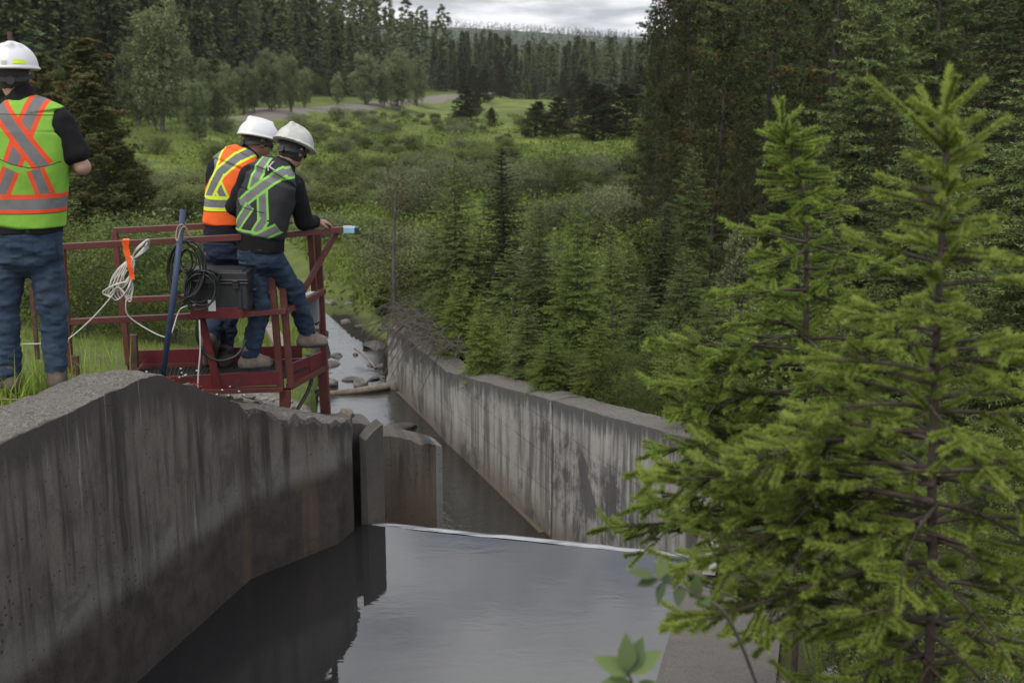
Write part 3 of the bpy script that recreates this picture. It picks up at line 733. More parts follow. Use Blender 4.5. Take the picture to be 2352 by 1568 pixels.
def leafy_arrays(seed, H, Rx, blobs, leaves, ls, stems=5, squash=1.0, crown0=0.0, bottom=True, wr=0.01):
    """deciduous crown / shrub: leaves in clumps over a set of lobes"""
    rng = np.random.RandomState(seed); wd = MB(); cs, rs_ = [], []
    for b in range(blobs):
        f = (b + 0.5) / blobs; h = crown0 * H + (H - crown0 * H) * (0.12 + 0.80 * f ** 0.85)
        wrel = np.sin(np.clip((h / H - crown0) / (1 - crown0), 0.05, 1) ** 0.75 * PI * 0.93) ** 0.7
        az = b * 2.4; rr = Rx * wrel * rng.uniform(0.25, 0.75)
        cs.append([rr * math.cos(az), rr * math.sin(az), h]); rs_.append(Rx * (0.26 + 0.28 * rng.rand()) * (0.5 + 0.5 * wrel))
    cs = np.array(cs); rs_ = np.array(rs_)
    for k in range(stems):
        c = cs[rng.randint(len(cs))]; az = rng.rand() * 6.28; b0 = np.array([math.cos(az), math.sin(az), 0]) * Rx * 0.10 * (stems > 1)
        mid = (b0 + c) / 2 + rng.normal(0, 0.06 * Rx, 3) + [0, 0, 0.06 * H]
        wood(wd, smooth_path([b0, mid, c], 3), wr * H * (1.3 if stems < 3 else 0.7), 0.004, 5)
    per = rng.multinomial(leaves, rs_ ** 2 / np.sum(rs_ ** 2)); V, TN = [], []
    for c, r, n in zip(cs, rs_, per):
        nc = max(6, int(n / 26)); cd = unit(rng.normal(size=(nc, 3))); cr = r * rng.uniform(0.45, 1.12, (nc, 1)); cc = c + cd * cr * [1, 1, squash]
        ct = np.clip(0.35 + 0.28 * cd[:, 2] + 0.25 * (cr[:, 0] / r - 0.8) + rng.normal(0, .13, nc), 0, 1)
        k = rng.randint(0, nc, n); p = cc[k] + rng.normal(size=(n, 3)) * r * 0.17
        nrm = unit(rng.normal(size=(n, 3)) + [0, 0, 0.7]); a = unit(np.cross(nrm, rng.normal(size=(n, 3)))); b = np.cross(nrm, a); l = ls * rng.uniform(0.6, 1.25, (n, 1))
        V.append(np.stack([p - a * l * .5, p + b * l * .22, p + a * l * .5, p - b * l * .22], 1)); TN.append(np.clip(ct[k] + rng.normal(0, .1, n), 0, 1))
    V = np.concatenate(V); TN = np.concatenate(TN); ok = V[:, :, 2].min(1) > 0.01; V = V[ok]; TN = TN[ok]; n = len(V)
    return wd, (V.reshape(-1, 3), np.arange(n * 4).reshape(-1, 4), TN, np.zeros(n))

def fol_mesh(name, fa, mat):
    V, Fc, tn, ru = fa; return npmesh(name, V, [Fc], [mat], fattrs=dict(tone=tn, rust=ru))
def wood_mesh(name, wd, mat):
    V, Fc = wd.arrays(); return npmesh(name, V, Fc, [mat], smooth=True)
def one_mesh(name, wd, fa, mw, mf):
    """trunk and crown in a single mesh (far copies)"""
    Vw, Fw = wd.arrays(); V, Fc, tn, ru = fa; n = sum(len(f) for f in Fw)
    z = np.zeros(n); return npmesh(name, np.vstack([Vw, V]), Fw + [Fc + len(Vw)], [mw, mf], midx=np.concatenate([z, np.ones(len(Fc))]).astype(int),
        fattrs=dict(tone=np.concatenate([z, tn]), rust=np.concatenate([z, ru])))

M_bark = plain('bark', (0.060, 0.050, 0.043), 0.95, var=0.5, scale=30, bump=0.8, bd=0.01)
M_birch = plain('pale_bark', (0.16, 0.15, 0.13), 0.9, var=0.5, scale=12, bump=0.3)
M_twig = plain('grey_twig', (0.10, 0.09, 0.08), 0.95, var=0.4, scale=30, bump=0.2)
M_spr = leafmat('spruce_needles', (0.014, 0.023, 0.010), (0.185, 0.232, 0.076), 0.2)
M_sprb = leafmat('young_spruce_needles', (0.024, 0.036, 0.012), (0.210, 0.270, 0.064), 0.25)
M_sprd = leafmat('dark_spruce_needles', (0.028, 0.038, 0.018), (0.095, 0.118, 0.045), 0.15)
M_pine = leafmat('pine_needles', (0.030, 0.038, 0.017), (0.105, 0.125, 0.048), 0.15, hue=(0.20, 0.10, 0.032))
M_pinev = leafmat('valley_pine_needles', (0.022, 0.028, 0.012), (0.080, 0.094, 0.034), 0.12, hue=(0.15, 0.08, 0.03))
M_pineb = leafmat('tall_pine_needles', (0.048, 0.056, 0.022), (0.175, 0.190, 0.068), 0.15, hue=(0.20, 0.12, 0.05))
M_far = leafmat('far_needles', (0.034, 0.043, 0.020), (0.125, 0.152, 0.060), 0.1, rnd=0.35)
M_ridge = leafmat('ridge_needles', (0.016, 0.024, 0.014), (0.045, 0.058, 0.034), 0.05, rnd=0.0)
M_willow = leafmat('willow_leaves', (0.050, 0.062, 0.022), (0.180, 0.212, 0.072), 0.25, rnd=0.3)
M_willowg = leafmat('grey_willow_leaves', (0.062, 0.074, 0.038), (0.210, 0.240, 0.118), 0.25, rnd=0.25)
M_poplar = leafmat('poplar_leaves', (0.070, 0.090, 0.042), (0.270, 0.315, 0.150), 0.3, rnd=0.18)
M_bush = leafmat('bush_leaves', (0.040, 0.056, 0.016), (0.165, 0.210, 0.055), 0.3, rnd=0.2)

vr = random.Random(5)
def place(o, p, s=1.0, rz=None, sz=None):
    o.location = (float(p[0]), float(p[1]), float(p[2]) - 0.03)
    o.scale = (s, s, sz or s); o.rotation_euler = (0, 0, vr.random() * 6.28 if rz is None else rz)
def tree_thing(name, wm, fm, p, H, H0, label, cat='tree', group=None, wide=1.0, rz=None, parts=('trunk', 'crown')):
    r = empty(name, p, label, cat, group, 0)
    k = H / H0
    for nm, me in zip(parts, (wm, fm)):
        o = bpy.data.objects.new(nm, me); link(o, r); o.scale = (k * wide, k * wide, k); o.rotation_euler = (0, 0, vr.random() * 6.28 if rz is None else rz)
    for o in r.children: o.rotation_euler = r.children[0].rotation_euler
    r.location.z -= 0.05
    return r

# ---- far and hillside spruces: one mesh each, copied ----------------
far_protos = []
def branch_tris(rng, H, nb, per, wk, base=0.05, up=-0.32, tri=1.0, clump=0.0):
    """crown made of drooping branches, each a short run of ragged triangles"""
    h = base + (0.985 - base) * np.sort(rng.rand(nb)) ** 0.9; az = rng.rand(nb) * 6.28
    Lb = wk * H * (1 - h) ** 0.78 * rng.uniform(0.55, 1.15, nb) + 0.012 * H
    f = rng.uniform(0.12, 1.0, (nb, per)) ** 0.7
    dh = np.stack([np.cos(az), np.sin(az), np.zeros(nb)], 1)[:, None]; sd = np.stack([-np.sin(az), np.cos(az), np.zeros(nb)], 1)[:, None]
    r = (f * Lb[:, None])[..., None]
    P = dh * r + sd * r * rng.normal(0, 0.16, (nb, per, 1)); P[..., 2] = (h * H)[:, None] + f * Lb[:, None] * (up + 0.5 * (h[:, None] - 0.4)) + rng.normal(0, 0.007 * H, (nb, per))
    n = nb * per; P = P.reshape(-1, 3); D = unit((dh + sd * rng.normal(0, .7, (nb, per, 1)) + np.stack([0 * f, 0 * f, rng.normal(-0.3, 0.35, f.shape)], -1)).reshape(-1, 3))
    sz = tri * 0.020 * H * rng.uniform(0.5, 1.3, (n, 1)); S = unit(np.cross(D, rng.normal(size=(n, 3))))
    V = np.stack([P - S * sz * .42, P + S * sz * .42, P + D * sz * 1.5], 1).reshape(-1, 3)
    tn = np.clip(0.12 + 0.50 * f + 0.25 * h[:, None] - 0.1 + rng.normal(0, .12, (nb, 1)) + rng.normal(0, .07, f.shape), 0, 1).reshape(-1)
    return V, tn, n
for k in range(8):
    rng = np.random.RandomState(100 + k); wd = MB(); H = 14.0; wood(wd, np.array([[0, 0, 0], [0.05, 0, 7], [0, 0, 14.0]]), 0.16, 0.03, 4)
    V, tn, n = branch_tris(rng, H, 250, 15, 0.105 + 0.016 * (k % 4), tri=1.15)
    far_protos.append(one_mesh('far_spruce', wd, (V, np.arange(3 * n).reshape(-1, 3), tn, (rng.rand(n) < 0.02 * (k == 3)) * 1.0), M_bark, M_far))

def far_tree(x, y, H, k, group, label):
    o = obj('spruce_tree', far_protos[k]); s = H / 14.0; w = vr.uniform(0.85, 1.2)
    o.location = (x, y, gh(x, y) - 0.2); o.scale = (s * w, s * w, s); o.rotation_euler = (vr.gauss(0, .02), vr.gauss(0, .02), vr.random() * 6.28)
    tag(o, label, 'tree', group)
cand = []
for _ in range(9000):                                    # hillside on the left
    y = 62 + 300 * vr.random() ** 1.1; d = vr.random() ** 0.9 * 105 + 0.5; fx = float(np.interp(y, FOOT_Y, FOOT_X)); x = fx - d
    if x / y < -0.62 or x / y > -0.03: continue
    cand.append((x, y, d))
sel = []; cell = {}
for x, y, d in cand:
    md = 2.3 + 0.0095 * y; k = (int(x // 5), int(y // 5))
    if any((x - a) ** 2 + (y - b) ** 2 < md * md for i in (-1, 0, 1) for j in (-1, 0, 1) for a, b in cell.get((k[0] + i, k[1] + j), [])): continue
    cell.setdefault(k, []).append((x, y)); sel.append((x, y, d))
sel.sort(key=lambda q: q[1] + q[2] * 0.8)
sel = [q for q in sel if q[1] < 330]
hill_near, hill_rest = sel[:215], sel[215:]
for x, y, d in hill_near:
    far_tree(x, y, vr.uniform(13, 21) * (0.75 if d < 6 else 1.05), vr.randrange(7), 'spruces covering the left hillside', 'tall dark spruce in the dense stand on the left hillside')
band = []
for _ in range(2600):                                    # forest across the valley head
    y = vr.uniform(265, 400); u = vr.uniform(1000, 1560); x = (u - 1176) / F * y * 0.99
    if x < float(np.interp(y, FOOT_Y, FOOT_X)) - 2: continue
    if any((x - a) ** 2 + (y - b) ** 2 < 3.4 ** 2 for a, b in band): continue
    band.append((x, y))
band.sort(key=lambda q: q[1])
for x, y in band[:80]:
    far_tree(x, y, vr.uniform(8, 13.5), vr.randrange(7), 'spruces in the forest band across the valley head', 'slender spruce standing in the dark forest band across the head of the valley')
# the remainder of both woods and the far ridge: one mass
SV, STn = [], []
def low_tree(x, y, z, H, n, rng):
    V, tn, _ = branch_tris(rng, H, max(6, n // 7), 7, rng.uniform(0.10, 0.16), tri=1.6 if n > 100 else 3.2)
    SV.append(V + np.array([x, y, z])); STn.append(np.clip(tn + rng.normal(0, .08), 0, 1))
rng = np.random.RandomState(3)
for x, y, d in hill_rest: low_tree(x, y, gh(x, y), rng.uniform(12, 19), 560, rng)
for x, y in band[80:]: low_tree(x, y, gh(x, y), rng.uniform(8, 14), 420, rng)
for _ in range(900):
    y = rng.uniform(400, 560); u = rng.uniform(860, 1620); x = (u - 1176) / F * y; low_tree(x, y, gh(x, y), rng.uniform(8, 13), 130, rng)
V = np.concatenate(SV); n = len(V) // 3
tag(obj('distant_wood', npmesh('distant_wood', V, [np.arange(3 * n).reshape(-1, 3)], [M_far], fattrs=dict(tone=np.concatenate(STn)))),
    'dark spruce wood filling the hillside and the valley head behind the nearer trees', 'forest', kind='stuff')
SV, STn = [], []
fx_, fy_ = rng.uniform(-0.16, 0.17, 5200), 620 * (1750 / 620) ** rng.rand(5200)
xx = fx_ * fy_; gz = ground(xx, fy_); sc_ = fbm(xyz(xx, fy_), 0.004, 3, 8.0) + sst(0.10, 0.2, fx_) - 0.65
for x, y, z, q in zip(xx, fy_, gz, sc_):
    if q > 0.12: continue
    low_tree(x, y, z, rng.uniform(6, 10), 42, rng)
V = np.concatenate(SV); V = V; n = len(V) // 3
tag(obj('ridge_wood', npmesh('ridge_wood', V, [np.arange(3 * n).reshape(-1, 3)], [M_ridge], fattrs=dict(tone=np.concatenate(STn)))),
    'hazy spruce wood on the distant ridge under the sky', 'forest', kind='stuff')

# ---- poplars at the foot of the left hill ----------------------------
pop = []
for k in range(4):
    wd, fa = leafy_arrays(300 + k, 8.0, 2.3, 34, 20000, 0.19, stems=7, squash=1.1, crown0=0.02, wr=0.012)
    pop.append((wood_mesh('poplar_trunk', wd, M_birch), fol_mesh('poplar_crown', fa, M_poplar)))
POP = [(372, 92, -14, 0.9, 'largest grey-green poplar rising above the left treeline'), (318, 96, 60, 0.85, 'grey-green poplar just left of the largest poplar'),
       (432, 98, 95, 0.8, 'poplar just right of the largest poplar on the left'), (622, 128, 100, 0.9, 'broad poplar above the standing pair behind the meadow bench'),
       (668, 132, 112, 0.7, 'slimmer bright poplar beside the broad poplar above the pair'), (560, 125, 135, 0.8, 'low round poplar at the foot of the hill above the pair'),
       (842, 170, 112, 1.15, 'rounded pale poplar left of the tallest of the right-hand poplar trio'), (916, 176, 100, 1.05, 'tallest rounded pale poplar before the valley head'),
       (882, 172, 150, 0.9, 'shorter poplar tucked between the two rounded pale poplars'), (958, 190, 128, 0.8, 'narrow poplar at the right end of the poplar row'),
       (500, 100, 178, 1.1, 'bushy low poplar at the edge of the green bench'), (455, 88, 170, 1.0, 'small poplar in front of the largest poplar'),
       (700, 145, 150, 0.9, 'small dark poplar right of the broad poplar'), (775, 160, 160, 0.8, 'small poplar between the two poplar clumps')]
for i, (u, y, vt, wd_, lab) in enumerate(POP + [(470 + 57 * k, 108 + 9 * k + 5 * (k % 2), 120 + 14 * (k % 3), .75, None) for k in range(4)]):
    p = at_col(u, y); H = top_of(vt, y) - p[2]; wm, fm = pop[i % 4]
    tree_thing('poplar_tree', wm, fm, p, H, 8.6, lab or 'small grey-green poplar among the dark spruces at the foot of the left hill', group=None if lab else 'small poplars at the foot of the left hill', wide=wd_ * 0.95)

# ---- pines -----------------------------------------------------------
pines = []
for k in range(4):
    wd, fa = pine_arrays(400 + k, 9.0, 1.9, 0.03, 120, 80, 0.10, 0.042, rustp=0.12, nper=16)
    pines.append((wood_mesh('pine_trunk', wd, M_bark), fol_mesh('pine_crown', fa, M_pinev)))
bigp = []
for k in range(2):
    wd, fa = pine_arrays(420 + k, 9.0, 1.75, 0.03, 150, 90, 0.095, 0.030, rustp=0.14, nper=15, prof=0.7)
    bigp.append((wood_mesh('pine_trunk', wd, M_bark), fol_mesh('pine_crown', fa, M_pineb)))
VP = [(1066, 276, 195, 'bushy dark pine on the right of the gravel road end'), (1096, 262, 205, 'rust-tinted pine just behind the bushy pine at the road end'), (1130, 292, 246, 'tiny dark pine below the road-end pines'),
      (1231, 318, 232, 'small dark round pine in the middle of the valley'), (1276, 318, 222, 'rusty brown pine beside the small dark round pine'), (1362, 322, 190, 'broad dark pine left of the twin pines at the meadow edge'),
      (1432, 320, 192, 'tall dark pine at the right end of the meadow-edge group'), (1340, 262, 168, 'dark pine standing behind the meadow-edge group'), (1198, 215, 160, 'slim dark spruce-like pine before the forest band'),
      (1395, 300, 205, 'pine filling the gap between the two dark meadow-edge pines'), (1112, 236, 160, 'dark pine behind the road-end pines'), (1085, 226, 150, 'slender dark pine at the foot of the forest band by the road'),
      (1292, 230, 165, 'grey-green pine left of the dead snags'), (1310, 270, 200, 'small grey-green pine behind the rusty brown pine'), (1470, 250, 150, 'dark pine at the edge of the right-hand wood'), (1150, 225, 140, 'dark pine beside the forest band centre'),
      (202, 548, 82, 'big dark pine behind the left worker with its tip beside the helmet'), (268, 560, 165, 'rust-speckled pine right of the big dark pine behind the left worker'), (320, 540, 330, 'low rust-tinted pine at the right foot of the two big left pines'),
      (100, 420, 120, 'dark pine directly behind the left worker')]
for i, (u, vb, vt, lab) in enumerate(VP):
    if i >= 16: y = [30, 27, 28, 44][i - 16]; p = at_col(u, y)
    else:
        x, y, z = hit(u, vb, 30); p = (x, y, z)
    H = top_of(vt, y) - p[2]; wm, fm = pines[i % 4] if i < 16 else bigp[i % 2]
    tree_thing('pine_tree', wm, fm, p, H, 9.15, lab, wide=[2.2, 1.6, 1.5, 2.3, 2.2, 2.3, 2.2, 2.0, 1.2, 1.9, 1.8, 1.3, 1.6, 1.8, 1.6, 1.5, 1.6, 1.5, 2.2, 1.5][i])
# ---- mid-distance spruces behind the channel wall ---------------------
ms = []
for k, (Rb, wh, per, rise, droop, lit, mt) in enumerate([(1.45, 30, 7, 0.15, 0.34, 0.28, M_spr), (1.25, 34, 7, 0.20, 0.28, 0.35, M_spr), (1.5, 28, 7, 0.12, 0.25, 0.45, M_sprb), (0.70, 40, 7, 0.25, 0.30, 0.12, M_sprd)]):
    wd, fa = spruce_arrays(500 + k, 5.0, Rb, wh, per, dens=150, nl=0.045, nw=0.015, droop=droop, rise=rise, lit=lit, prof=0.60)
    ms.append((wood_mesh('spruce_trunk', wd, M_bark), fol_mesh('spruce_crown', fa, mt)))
# right-hand wood, bigger dark pines with bare lower trunks
rp = []
for k in range(4):
    wd, fa = pine_arrays(450 + k, 11.0, 2.0, 0.03, 130, 52, 0.10, 0.028, rustp=0.07, nper=14, stub=26, prof=0.45)
    rp.append((wood_mesh('pine_trunk', wd, M_bark), fol_mesh('pine_crown', fa, M_pine)))
RP = [(1580, 27, -60, 0.8), (1505, 33, 42, 0.5), (1622, 23, 20, 1.0), (1690, 30, -150, 1.1), (1742, 24, -120, 1.0), (1820, 33, -220, 1.1), (1890, 26, -200, 1.0), (1960, 21, -180, 1.0),
      (2040, 30, -260, 1.1), (2110, 23, -240, 1.0), (2200, 27, -260, 1.1), (2290, 20, -220, 1.0), (2380, 26, -240, 1.1), (1570, 40, -20, .8), (1640, 44, -60, 1.1), (1780, 46, -100, 1.1),
      (1920, 44, -150, 1.1), (2060, 42, -200, 1.1), (2190, 44, -200, 1.1), (2340, 42, -200, 1.1), (1530, 24, 290, 0.9), (1580, 20, 330, 0.8), (1700, 19, 250, 0.85), (1860, 18.5, 300, 0.9),
      (2010, 18, 260, 0.9), (2150, 17.5, 220, 0.9), (2300, 17, 200, 0.9), (1490, 60, 110, 0.7), (1510, 50, 190, 0.7), (2440, 20, -200, 1.0), (2420, 32, -250, 1), (2500, 38, -250, 1)]
RP += [(1545 + (i * 97) % 900, 36 + (i * 37) % 55, -40 - ((i * 97) % 900) * 0.25 - (i * 31) % 60, 1.15) for i in range(64)]
for i, (u, y, vt, w) in enumerate(RP):
    p = at_col(u, y); H = top_of(vt, y) - p[2]; wm, fm = rp[i % 4]; H0 = 11.15
    if i % 2 and i > 2: wm, fm = ms[(0, 1, 3)[i % 3]]; H0 = 5.1; w = w * (0.8 if (0, 1, 3)[i % 3] < 3 else 1.3) * 11 / max(H, 7) * 0.85
    lab = {0: 'tall dark pine whose ragged crown overlaps the sky at the edge of the right-hand wood', 1: 'thin-topped pine leaning out left of the right-hand wood against the sky', 2: 'pine with a long bare grey trunk at the front of the right-hand wood'}.get(i)
    tree_thing('pine_tree' if H0 > 6 else 'spruce_tree', wm, fm, p, H, H0, lab or 'dark conifer in the dense wood on the right', group=None if lab else 'conifers of the right-hand wood', wide=(w * 11 / max(H, 7) * 0.9 if H > 12 else w) if H0 > 6 else w)

small = []
for k in range(3):
    wd, fa = spruce_arrays(560 + k, 2.2, 0.75, 17, 6, dens=130, nl=0.032, nw=0.010, droop=0.1, rise=0.3, lit=0.5, prof=0.8, twig=0.08)
    small.append((wood_mesh('spruce_trunk', wd, M_bark), fol_mesh('spruce_crown', fa, M_sprb)))
MS = [(1048, 18.4, 345, 0, 1.15, 'tall green spruce, first of the big spruces behind the channel wall from the left'), (1156, 18.6, 325, 3, 2.0, 'tall dark narrow-topped spruce behind the channel wall'),
      (1242, 16.6, 448, 1, 1.25, 'mid-green spruce right of the dark narrow-topped spruce'), (1326, 14.4, 436, 2, 1.15, 'broad bright spruce with a visible trunk in the middle of the spruce row'),
      (1172, 17.0, 560, 0, 1.9, 'full skirted spruce under the dark narrow-topped spruce'), (1108, 15.6, 665, 2, 1.1, 'short bright young spruce right above the bend of the channel wall'),
      (1000, 20.4, 500, 0, 1.5, 'green spruce partly hidden by the first big spruce'), (1395, 15.2, 500, 1, 1.3, 'green spruce right of the broad bright spruce'),
      (1472, 13.8, 640, 0, 1.6, 'wide low spruce below the light-leaved tree'), (1520, 18.5, 455, 3, 2.0, 'very dark spruce standing behind the light-leaved tree'),
      (1570, 14.5, 560, 0, 1.4, 'shaded spruce at the left edge of the right-hand wood'), (1640, 13.2, 640, 0, 1.5, 'shaded spruce behind the smaller foreground spruce'),
      (1283, 17.5, 520, 0, 1.4, 'green spruce half hidden behind the broad bright spruce'), (1215, 14.8, 690, 1, 1.7, 'bushy spruce low in the row between two taller ones'),
      (1760, 12.4, 620, 0, 1.5, 'dark spruce seen through the foreground branches'), (1440, 18.0, 540, 0, 1.4, 'green spruce behind the row, right of its middle'), (1100, 19.0, 520, 0, 1.6, 'green spruce in the gap between the first two tall spruces'),
      (2060, 11.5, 260, 0, 1.2, 'spruce with long bare-tipped branches behind the two foreground spruces'), (2330, 10.2, 60, 0, 1.4, 'big dark spruce with drooping branches at the right edge'), (2440, 9.0, -60, 0, 1.3, 'dark spruce whose branches enter from the right edge'), (1880, 12.5, 470, 0, 1.3, 'dark spruce between the two foreground spruces'),
      (1060, 17.2, 620, 2, 1.5, 'young green spruce at the foot of the first big spruce'), (1265, 13.6, 740, 2, 1.6, 'small bright spruce low behind the middle of the channel wall'), (1375, 13.0, 720, 2, 1.5, 'small bright spruce at the right foot of the broad bright spruce'), (1010, 18.0, 700, 1, 1.6, 'bushy low spruce behind the dead brush on the wall'), (1540, 12.2, 760, 2, 1.7, 'bushy bright spruce at the right end of the visible channel wall'), (1330, 16.5, 560, 1, 1.4, 'slim spruce hidden mostly by the broad bright spruce')]
for i, (u, y, vt, k, w, lab) in enumerate(MS):
    w = w * (0.80 if i in (0, 1, 2, 3, 4, 6, 7, 12, 15, 16, 26) else 1)
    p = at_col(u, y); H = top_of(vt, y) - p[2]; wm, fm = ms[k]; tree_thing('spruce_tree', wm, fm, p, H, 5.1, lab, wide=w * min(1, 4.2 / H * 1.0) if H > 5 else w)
n_sm = 0
for i in range(24):
    y = 10.3 + 9.0 * (i / 24) ** 1.0 + vr.uniform(-.3, .3); x = float(np.interp(y, RW_Y, RW_X)) + vr.uniform(0.6, 1.9) + (0.4 if i % 3 == 0 else 0)
    p = np.array([x, y, gh(x, y)]); wm, fm = small[i % 3]
    tree_thing('spruce_sapling', wm, fm, p, vr.uniform(0.55, 1.35), 2.2, 'knee-high to shoulder-high green spruce sapling close behind the channel wall', group='spruce saplings behind the channel wall', wide=vr.uniform(1.0, 1.5))
# thin dying pine at the left end of the row
wd, fa = pine_arrays(470, 4.4, 0.55, 0.22, 60, 10, 0.06, 0.010, rustp=0.9, nper=9, stub=20)
p = at_col(915, 21.5); H = top_of(355, 21.5) - p[2]
tree_thing('pine_tree', wood_mesh('pine_trunk', wd, M_twig), fol_mesh('pine_crown', fa, M_pinev), p, H, 4.5, 'thin dying pine with a bare grey stem at the left end of the spruce row')
# bare snags far off in the valley
for u, vb, vt, lab in [(1284, 225, 118, 'tall bare dead snag standing before the far forest band'), (1262, 228, 160, 'short bare dead snag beside the tall one')]:
    x, y, z = hit(u, vb, 60); H = top_of(vt, y) - z; wd = MB(); wood(wd, np.array([[0, 0, 0], [0.1, 0, H * .5], [0.05, 0, H]]), 0.22, 0.05, 6)
    for k in range(46):
        h = vr.uniform(.15, .97) * H; a = vr.random() * 6.28; l = vr.uniform(.5, 1.9) * (1.1 - h / H); wood(wd, np.array([[0.05, 0, h], [math.cos(a) * l, math.sin(a) * l, h + vr.uniform(-.4, .2)]]), 0.04, 0.02, 3)
    o = obj('dead_tree', wood_mesh('dead_tree', wd, M_birch), loc=(x, y, z - .1)); tag(o, lab, 'tree')

# ---- shrubs ----------------------------------------------------------
sh = []
for k in range(6):
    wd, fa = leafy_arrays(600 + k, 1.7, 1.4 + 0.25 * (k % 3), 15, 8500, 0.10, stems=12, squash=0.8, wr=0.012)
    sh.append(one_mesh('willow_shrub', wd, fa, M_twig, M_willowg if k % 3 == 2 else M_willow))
shn = []
for k in range(3):
    wd, fa = leafy_arrays(640 + k, 1.9, 1.25, 20, 12000, 0.055, stems=16, squash=0.9, wr=0.008)
    shn.append(one_mesh('willow_shrub', wd, fa, M_twig, M_bush))
pts = []
def shrub_ok(x, y, md): return all((x - a) ** 2 + (y - b) ** 2 > md * md for a, b in pts)
def open_lane(x, y):
    """grassy lanes left free of shrubs"""
    return vnoise(np.array([[x * 0.045 + 3, y * 0.028, 4.]]))[0] + 0.5 * vnoise(np.array([[x * .13, y * .08, 9.]]))[0]
tries = 0; nsh = 0
while nsh < 280 and tries < 12000:
    tries += 1
    y = 22 * (235 / 22) ** (vr.random() ** 0.9); u = vr.uniform(120, 1560) if y > 34 else vr.uniform(180, 1250); x = (u - 1176) / F * y
    if x < float(np.interp(y, FOOT_Y, FOOT_X)) + (14 if y > 75 else 1): continue
    if y > 88 and vr.random() < 0.45: continue
    if 1180 < u < 1500 and 62 < y < 125: continue
    if 1060 < u < 1400 and 40 < y <= 62 and vr.random() < 0.6: continue
    if x > 4 + 0.10 * y: continue
    if open_lane(x, y) > 0.05 and vr.random() < 0.93: continue
    if abs(x - float(np.interp(y, LW_Y, LW_X))) < 1.8 and y < 38: continue
    s = vr.uniform(0.28, 0.66) * (1.25 if y < 60 else 1.0)
    if not shrub_ok(x, y, 1.7 * s): continue
    pts.append((x, y)); nsh += 1
    o = obj('willow_shrub', sh[vr.randrange(6)]); place(o, (x, y, gh(x, y)), s * 1.1, sz=s * vr.uniform(0.75, 1.1))
    tag(o, 'rounded grey-green willow shrub growing in the valley meadow', 'shrub', 'willow shrubs scattered over the valley meadow')
# low scrub and herbs between the shrubs, too many to count
rng = np.random.RandomState(77); nc = 3000
yc = 24 * (150 / 24) ** rng.rand(nc); uc = rng.uniform(150, 1560, nc); xc = (uc - 1176) / F * yc
okc = (xc > np.interp(yc, FOOT_Y, FOOT_X) + 3) & (xc < 4 + 0.1 * yc) & (fbm(xyz(xc, yc), 0.12, 3, 6.0) > -0.25) & (np.abs(xc - road_x(yc)) > 3.5) & (np.abs(xc - np.interp(yc, LW_Y, LW_X)) > 1.2)
xc, yc = xc[okc], yc[okc]; nc = len(xc); per = 34; idx = np.repeat(np.arange(nc), per); rr = rng.uniform(.25, 1.0, nc)
p = np.stack([xc[idx] + rng.normal(0, 1, nc * per) * rr[idx] * .5, yc[idx] + rng.normal(0, 1, nc * per) * rr[idx] * .5, np.zeros(nc * per)], 1)
p[:, 2] = ground(p[:, 0], p[:, 1]) + np.abs(rng.normal(0, 1, nc * per)) * rr[idx] * .28
l = (0.05 + 0.0016 * p[:, 1:2]) * rng.uniform(.6, 1.4, (len(p), 1)); a = unit(rng.normal(size=p.shape) + [0, 0, .5]); b = unit(np.cross(a, rng.normal(size=p.shape)))
V = np.stack([p - a * l * .6, p + b * l * .3, p + a * l * .6, p - b * l * .3], 1).reshape(-1, 3); tn = np.clip(rng.normal(.45, .2, nc)[idx] + rng.normal(0, .12, len(p)), 0, 1)
tag(obj('low_scrub', npmesh('low_scrub', V, [np.arange(len(p) * 4).reshape(-1, 4)], [leafmat('scrub_leaves', (0.060, 0.080, 0.020), (0.210, 0.270, 0.065), 0.3, rnd=0.0)], fattrs=dict(tone=tn, rust=np.zeros(len(p))))), 'low scrub and herbs growing between the meadow shrubs', 'scrub', kind='stuff')
# foot of the hill and named nearer bushes
for i in range(46):
    y = 80 + 120 * (i / 46); fx = float(np.interp(y, FOOT_Y, FOOT_X)); x = fx + vr.uniform(-6, -2)
    o = obj('willow_shrub', sh[vr.randrange(6)]); s = vr.uniform(0.9, 1.9); place(o, (x, y, gh(x, y)), s, sz=s * 1.2)
    tag(o, 'bushy willow at the foot of the left hillside along the green bench', 'shrub', 'willows along the foot of the left hillside')
for i, (u, y, s, lab) in enumerate([(180, 15.5, 0.9, 'dense green bush behind the near hand rail, left end'), (300, 17.5, 1.15, 'dense green bush behind the rope coil on the rail'), (240, 21, 1.15, 'green bush filling the gap below the two big left pines'), (395, 22, 1.1, 'green bush behind the blue pole'),
        (400, 16.8, 0.7, 'low green bush behind the black cable loops'), (90, 18, 1.2, 'green bush behind the legs of the left worker'), (480, 25, 1.0, 'green bush left of the standing pair'), (330, 27, 1.2, 'round bush at the foot of the rust-speckled pine'), (10, 20, 1.3, 'green bush at the left edge of the view'), (560, 24, 0.8, 'low bush behind the standing pair')]):
    p = at_col(u, y); o = obj('leafy_bush', shn[i % 3]); place(o, p, s * 0.85, sz=s * 0.72); tag(o, lab, 'bush')
for i in range(44):                                      # undergrowth behind the channel wall and in the right wood
    if i < 26: y = 10.4 + 9.8 * i / 26; x = float(np.interp(y, RW_Y, RW_X)) + vr.uniform(0.55, 1.0)
    else: y = vr.uniform(9, 17); x = vr.uniform(1.5, 6)
    s = vr.uniform(0.16, 0.30) if i < 26 else vr.uniform(0.2, 0.4)
    o = obj('leafy_bush', shn[i % 3]); place(o, (x, y, gh(x, y)), s, sz=s * 1.1); tag(o, 'low leafy bush in the undergrowth behind the channel wall', 'bush', 'undergrowth bushes behind the channel wall')
